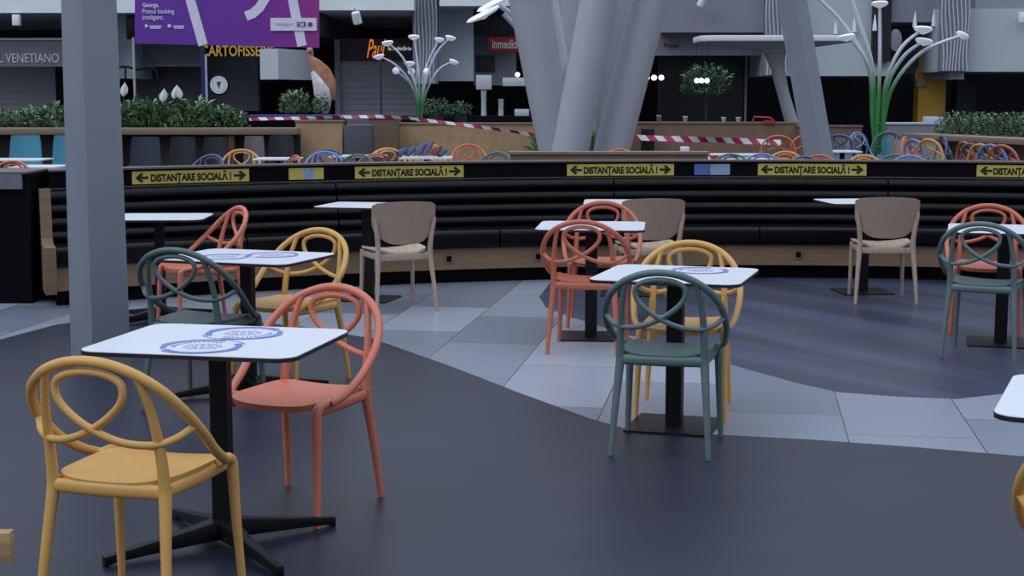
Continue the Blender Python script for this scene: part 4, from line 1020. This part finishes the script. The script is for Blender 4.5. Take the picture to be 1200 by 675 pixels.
# solid shell chairs under the planter ledge
SHELL = {}
def shell_chair(color, x0, x1, ytop, Y, label, deg=180):
    a = at(x0, ytop, Y); b = at(x1, ytop, Y); cx2 = (a.x + b.x) / 2; w = b.x - a.x; h = a.z
    t = thing('shell_chair', label, 'chair', (cx2, Y, 0), math.radians(deg), 'solid-backed chairs behind the banquette')
    mb = MB(); N = 8
    for side in (0, .025):
        for j in range(N + 1):
            v = j / N
            for i in range(N + 1):
                u = i / N * 2 - 1; ww = w / 2 * (1.08 - .14 * v) * (1 - .06 * max(0, v - .85) / .15)
                mb.v.append(Vector((u * ww, -.24 + .07 * u * u - .05 * v - side, .42 + (h - .42) * v)))
    K = (N + 1) ** 2
    for j in range(N):
        for i in range(N):
            q = j * (N + 1) + i; mb.f += [(q, q + 1, q + N + 2, q + N + 1), (K + q, K + q + N + 1, K + q + N + 2, K + q + 1)]
    e = [i for i in range(N)] + [N + (N + 1) * j for j in range(N)] + [(N + 1) * N + N - i for i in range(N)] + [(N + 1) * (N - j) for j in range(N)]
    for k in range(len(e)): p, q = e[k], e[(k + 1) % len(e)]; mb.f.append((p, K + p, K + q, q))
    mb.build('backrest', color, t)
    MB().prism(rrect(w, .46, .08), .42, .47).build('seat', color, t, bevel=.01)
    for sx in (-1, 1):
        for sy in (-1, 1): MB().sweep([(sx * (w / 2 - .05), sy * .18, .42), (sx * (w / 2), sy * .23, 0)], [.016, .011], 6, 1, smooth=False).build('leg', M_BLACK, t)
TEAL = mat('shell_teal', (74, 146, 166), .5, .04); SLT = mat('shell_slate', (46, 54, 68), .5, .05); BLK = mat('shell_black', (34, 34, 42), .5, .05); GRY = mat('shell_grey', (112, 106, 108), .5, .05)
shell_chair(TEAL, 6, 43, 159, 24.6, 'teal shell chair under the planter ledge, left of the square column')
shell_chair(TEAL, 57, 92, 159, 24.6, 'teal shell chair mostly hidden by the square column')
shell_chair(SLT, 149, 184, 161, 24.6, 'dark slate shell chair under the ledge, right of the square column')
shell_chair(BLK, 195, 226, 161, 24.7, 'black shell chair under the ledge, between slate and another black one')
shell_chair(BLK, 235, 264, 161, 24.7, 'black shell chair under the ledge, behind the slate blue loop chair')
shell_chair(GRY, 283, 307, 160, 25.0, 'taupe grey shell chair behind the yellow chair at left')
shell_chair(BLK, 312, 342, 159, 24.4, 'black shell chair in front of the pale wooden partition')
BEI = mat('shell_beige', (152, 140, 130), .5, .08)
shell_chair(TEAL, 1042, 1060, 163, 25.0, 'dark teal shell chair left of a beige one, below the hedge', 200)
shell_chair(BEI, 1048, 1069, 164, 24.2, 'beige shell chair in the pile right of the tall flower lamp')
shell_chair(BEI, 1080, 1104, 162, 24.6, 'beige shell chair in the pile by the right planter', 165)
shell_chair(GRY, 976, 1004, 161, 25.6, 'pale shell chair right of the slanted pylon')
# patterned bundle, cups
bm_ = [mat('bundle_blue', (70, 88, 120), .8, .3, 18), mat('bundle_violet', (96, 88, 124), .8, .3, 18), mat('bundle_red', (128, 62, 56), .8, .3, 18)]
q = at(497, 183, 21.3); bd2 = thing('cloth_bundle', 'crumpled blue, violet and red cloth bundle above the second yellow sign', 'cloth', (q.x, 21.3, .745))
for k, (dx, h_, mm) in enumerate(((-.28, .12, 0), (-.16, .14, 0), (-.02, .20, 1), (.08, .22, 1), (.2, .15, 2), (.27, .1, 0))):
    MB().sweep([(dx - .08, 0, .04), (dx - .02, .02, h_ * .6), (dx + .05, 0, h_)], [.06, .07, .02], 8, 4, flat=.7).build('cloth_fold', bm_[mm], bd2)
far_table(470, 530, 183.0 + .3, 'white table under the crumpled cloth bundle')
def cup(x, y0, y1, m, label):
    q = at(x, y1, 27.5); p = at(x, y0, 27.5); h_ = p.z - q.z
    t = thing('paper_cup', label, 'cup', (q.x, 27.5, at(x, 143, 27.5).z))
    MB().lathe([(.032, 0), (.045, h_)], 14).build('cup_body', m, t); MB().lathe([(.047, h_), (.047, h_ + .012)], 14).build('lid', M_WHITE, t)
cup(772, 135, 142, mat('cup_red', (160, 84, 92), .5, .2, 30), 'red and white paper cup on the brown partition right of the cylinders')
cup(803, 136, 142, mat('cup_pale', (150, 160, 150), .5, .2, 30), 'pale green paper cup on the brown partition')
cup(848, 137, 142, M_SHUT, 'dark cup on the brown partition, left of the red tray stand'); cup(865, 137, 142, M_SHUT, 'dark cup on the brown partition, right next to the tray stand')
rk = thing('red_tray_stand', 'small red frame stand on the brown partition left of the pylon', 'stand')
mb = MB(); mb.sweep([at(882, 143, 27.4), at(884, 137, 27.4), at(903, 138, 27.4), at(907, 143, 27.4)], .02, 6, 1, smooth=False)
mb.build('stand_frame', mat('stand_red', (176, 62, 58)), rk); a, b = pbox(896, 141, 908, 145, 27.35, .2); MB().box(a, b).build('stand_tray', mat('stand_red', (176, 62, 58)), rk)
small_box('black_bin', (752, 151, 767, 217.5), 26.9, .3, M_BLACK, 'black bin against the brown partition right of the cylinders', 'bin')
# hanging white box by notice etc
small_box('white_dispenser', (798, 172, 808, 178), 18.25, .12, M_WHITE, 'small white dispenser above the third yellow sign', 'dispenser')

# ------------------------------------------------------------ light
w = bpy.data.worlds.new('world'); SC.world = w; w.use_nodes = True; nt = w.node_tree; bg = nt.nodes['Background']
tc = nt.nodes.new('ShaderNodeTexCoord'); sx = nt.nodes.new('ShaderNodeSeparateXYZ'); nt.links.new(tc.outputs['Generated'], sx.inputs[0])
cr = nt.nodes.new('ShaderNodeValToRGB'); nt.links.new(sx.outputs['Z'], cr.inputs['Fac'])
E = cr.color_ramp.elements; E[0].position = 0; E[0].color = (.19, .21, .26, 1); E[1].position = 1; E[1].color = (1.10, 1.24, 1.50, 1)
e_ = E.new(.30); e_.color = (.38, .425, .505, 1); e_ = E.new(.6); e_.color = (.92, 1.04, 1.25, 1)
nt.links.new(cr.outputs['Color'], bg.inputs['Color']); bg.inputs['Strength'].default_value = 1.0
sun = bpy.data.lights.new('skylight', 'SUN'); sun.energy = .65; sun.angle = math.radians(35); sun.color = (.86, .93, 1)
so = bpy.data.objects.new('skylight', sun); COL.objects.link(so); so.rotation_euler = (math.radians(26), math.radians(-40), 0)
SC.view_settings.view_transform = 'Standard'; SC.view_settings.look = 'None'; SC.view_settings.gamma = 1; SC.view_settings.exposure = 0
SC.view_settings.use_curve_mapping = False
SC.cycles.use_denoising = True if hasattr(SC, 'cycles') else None
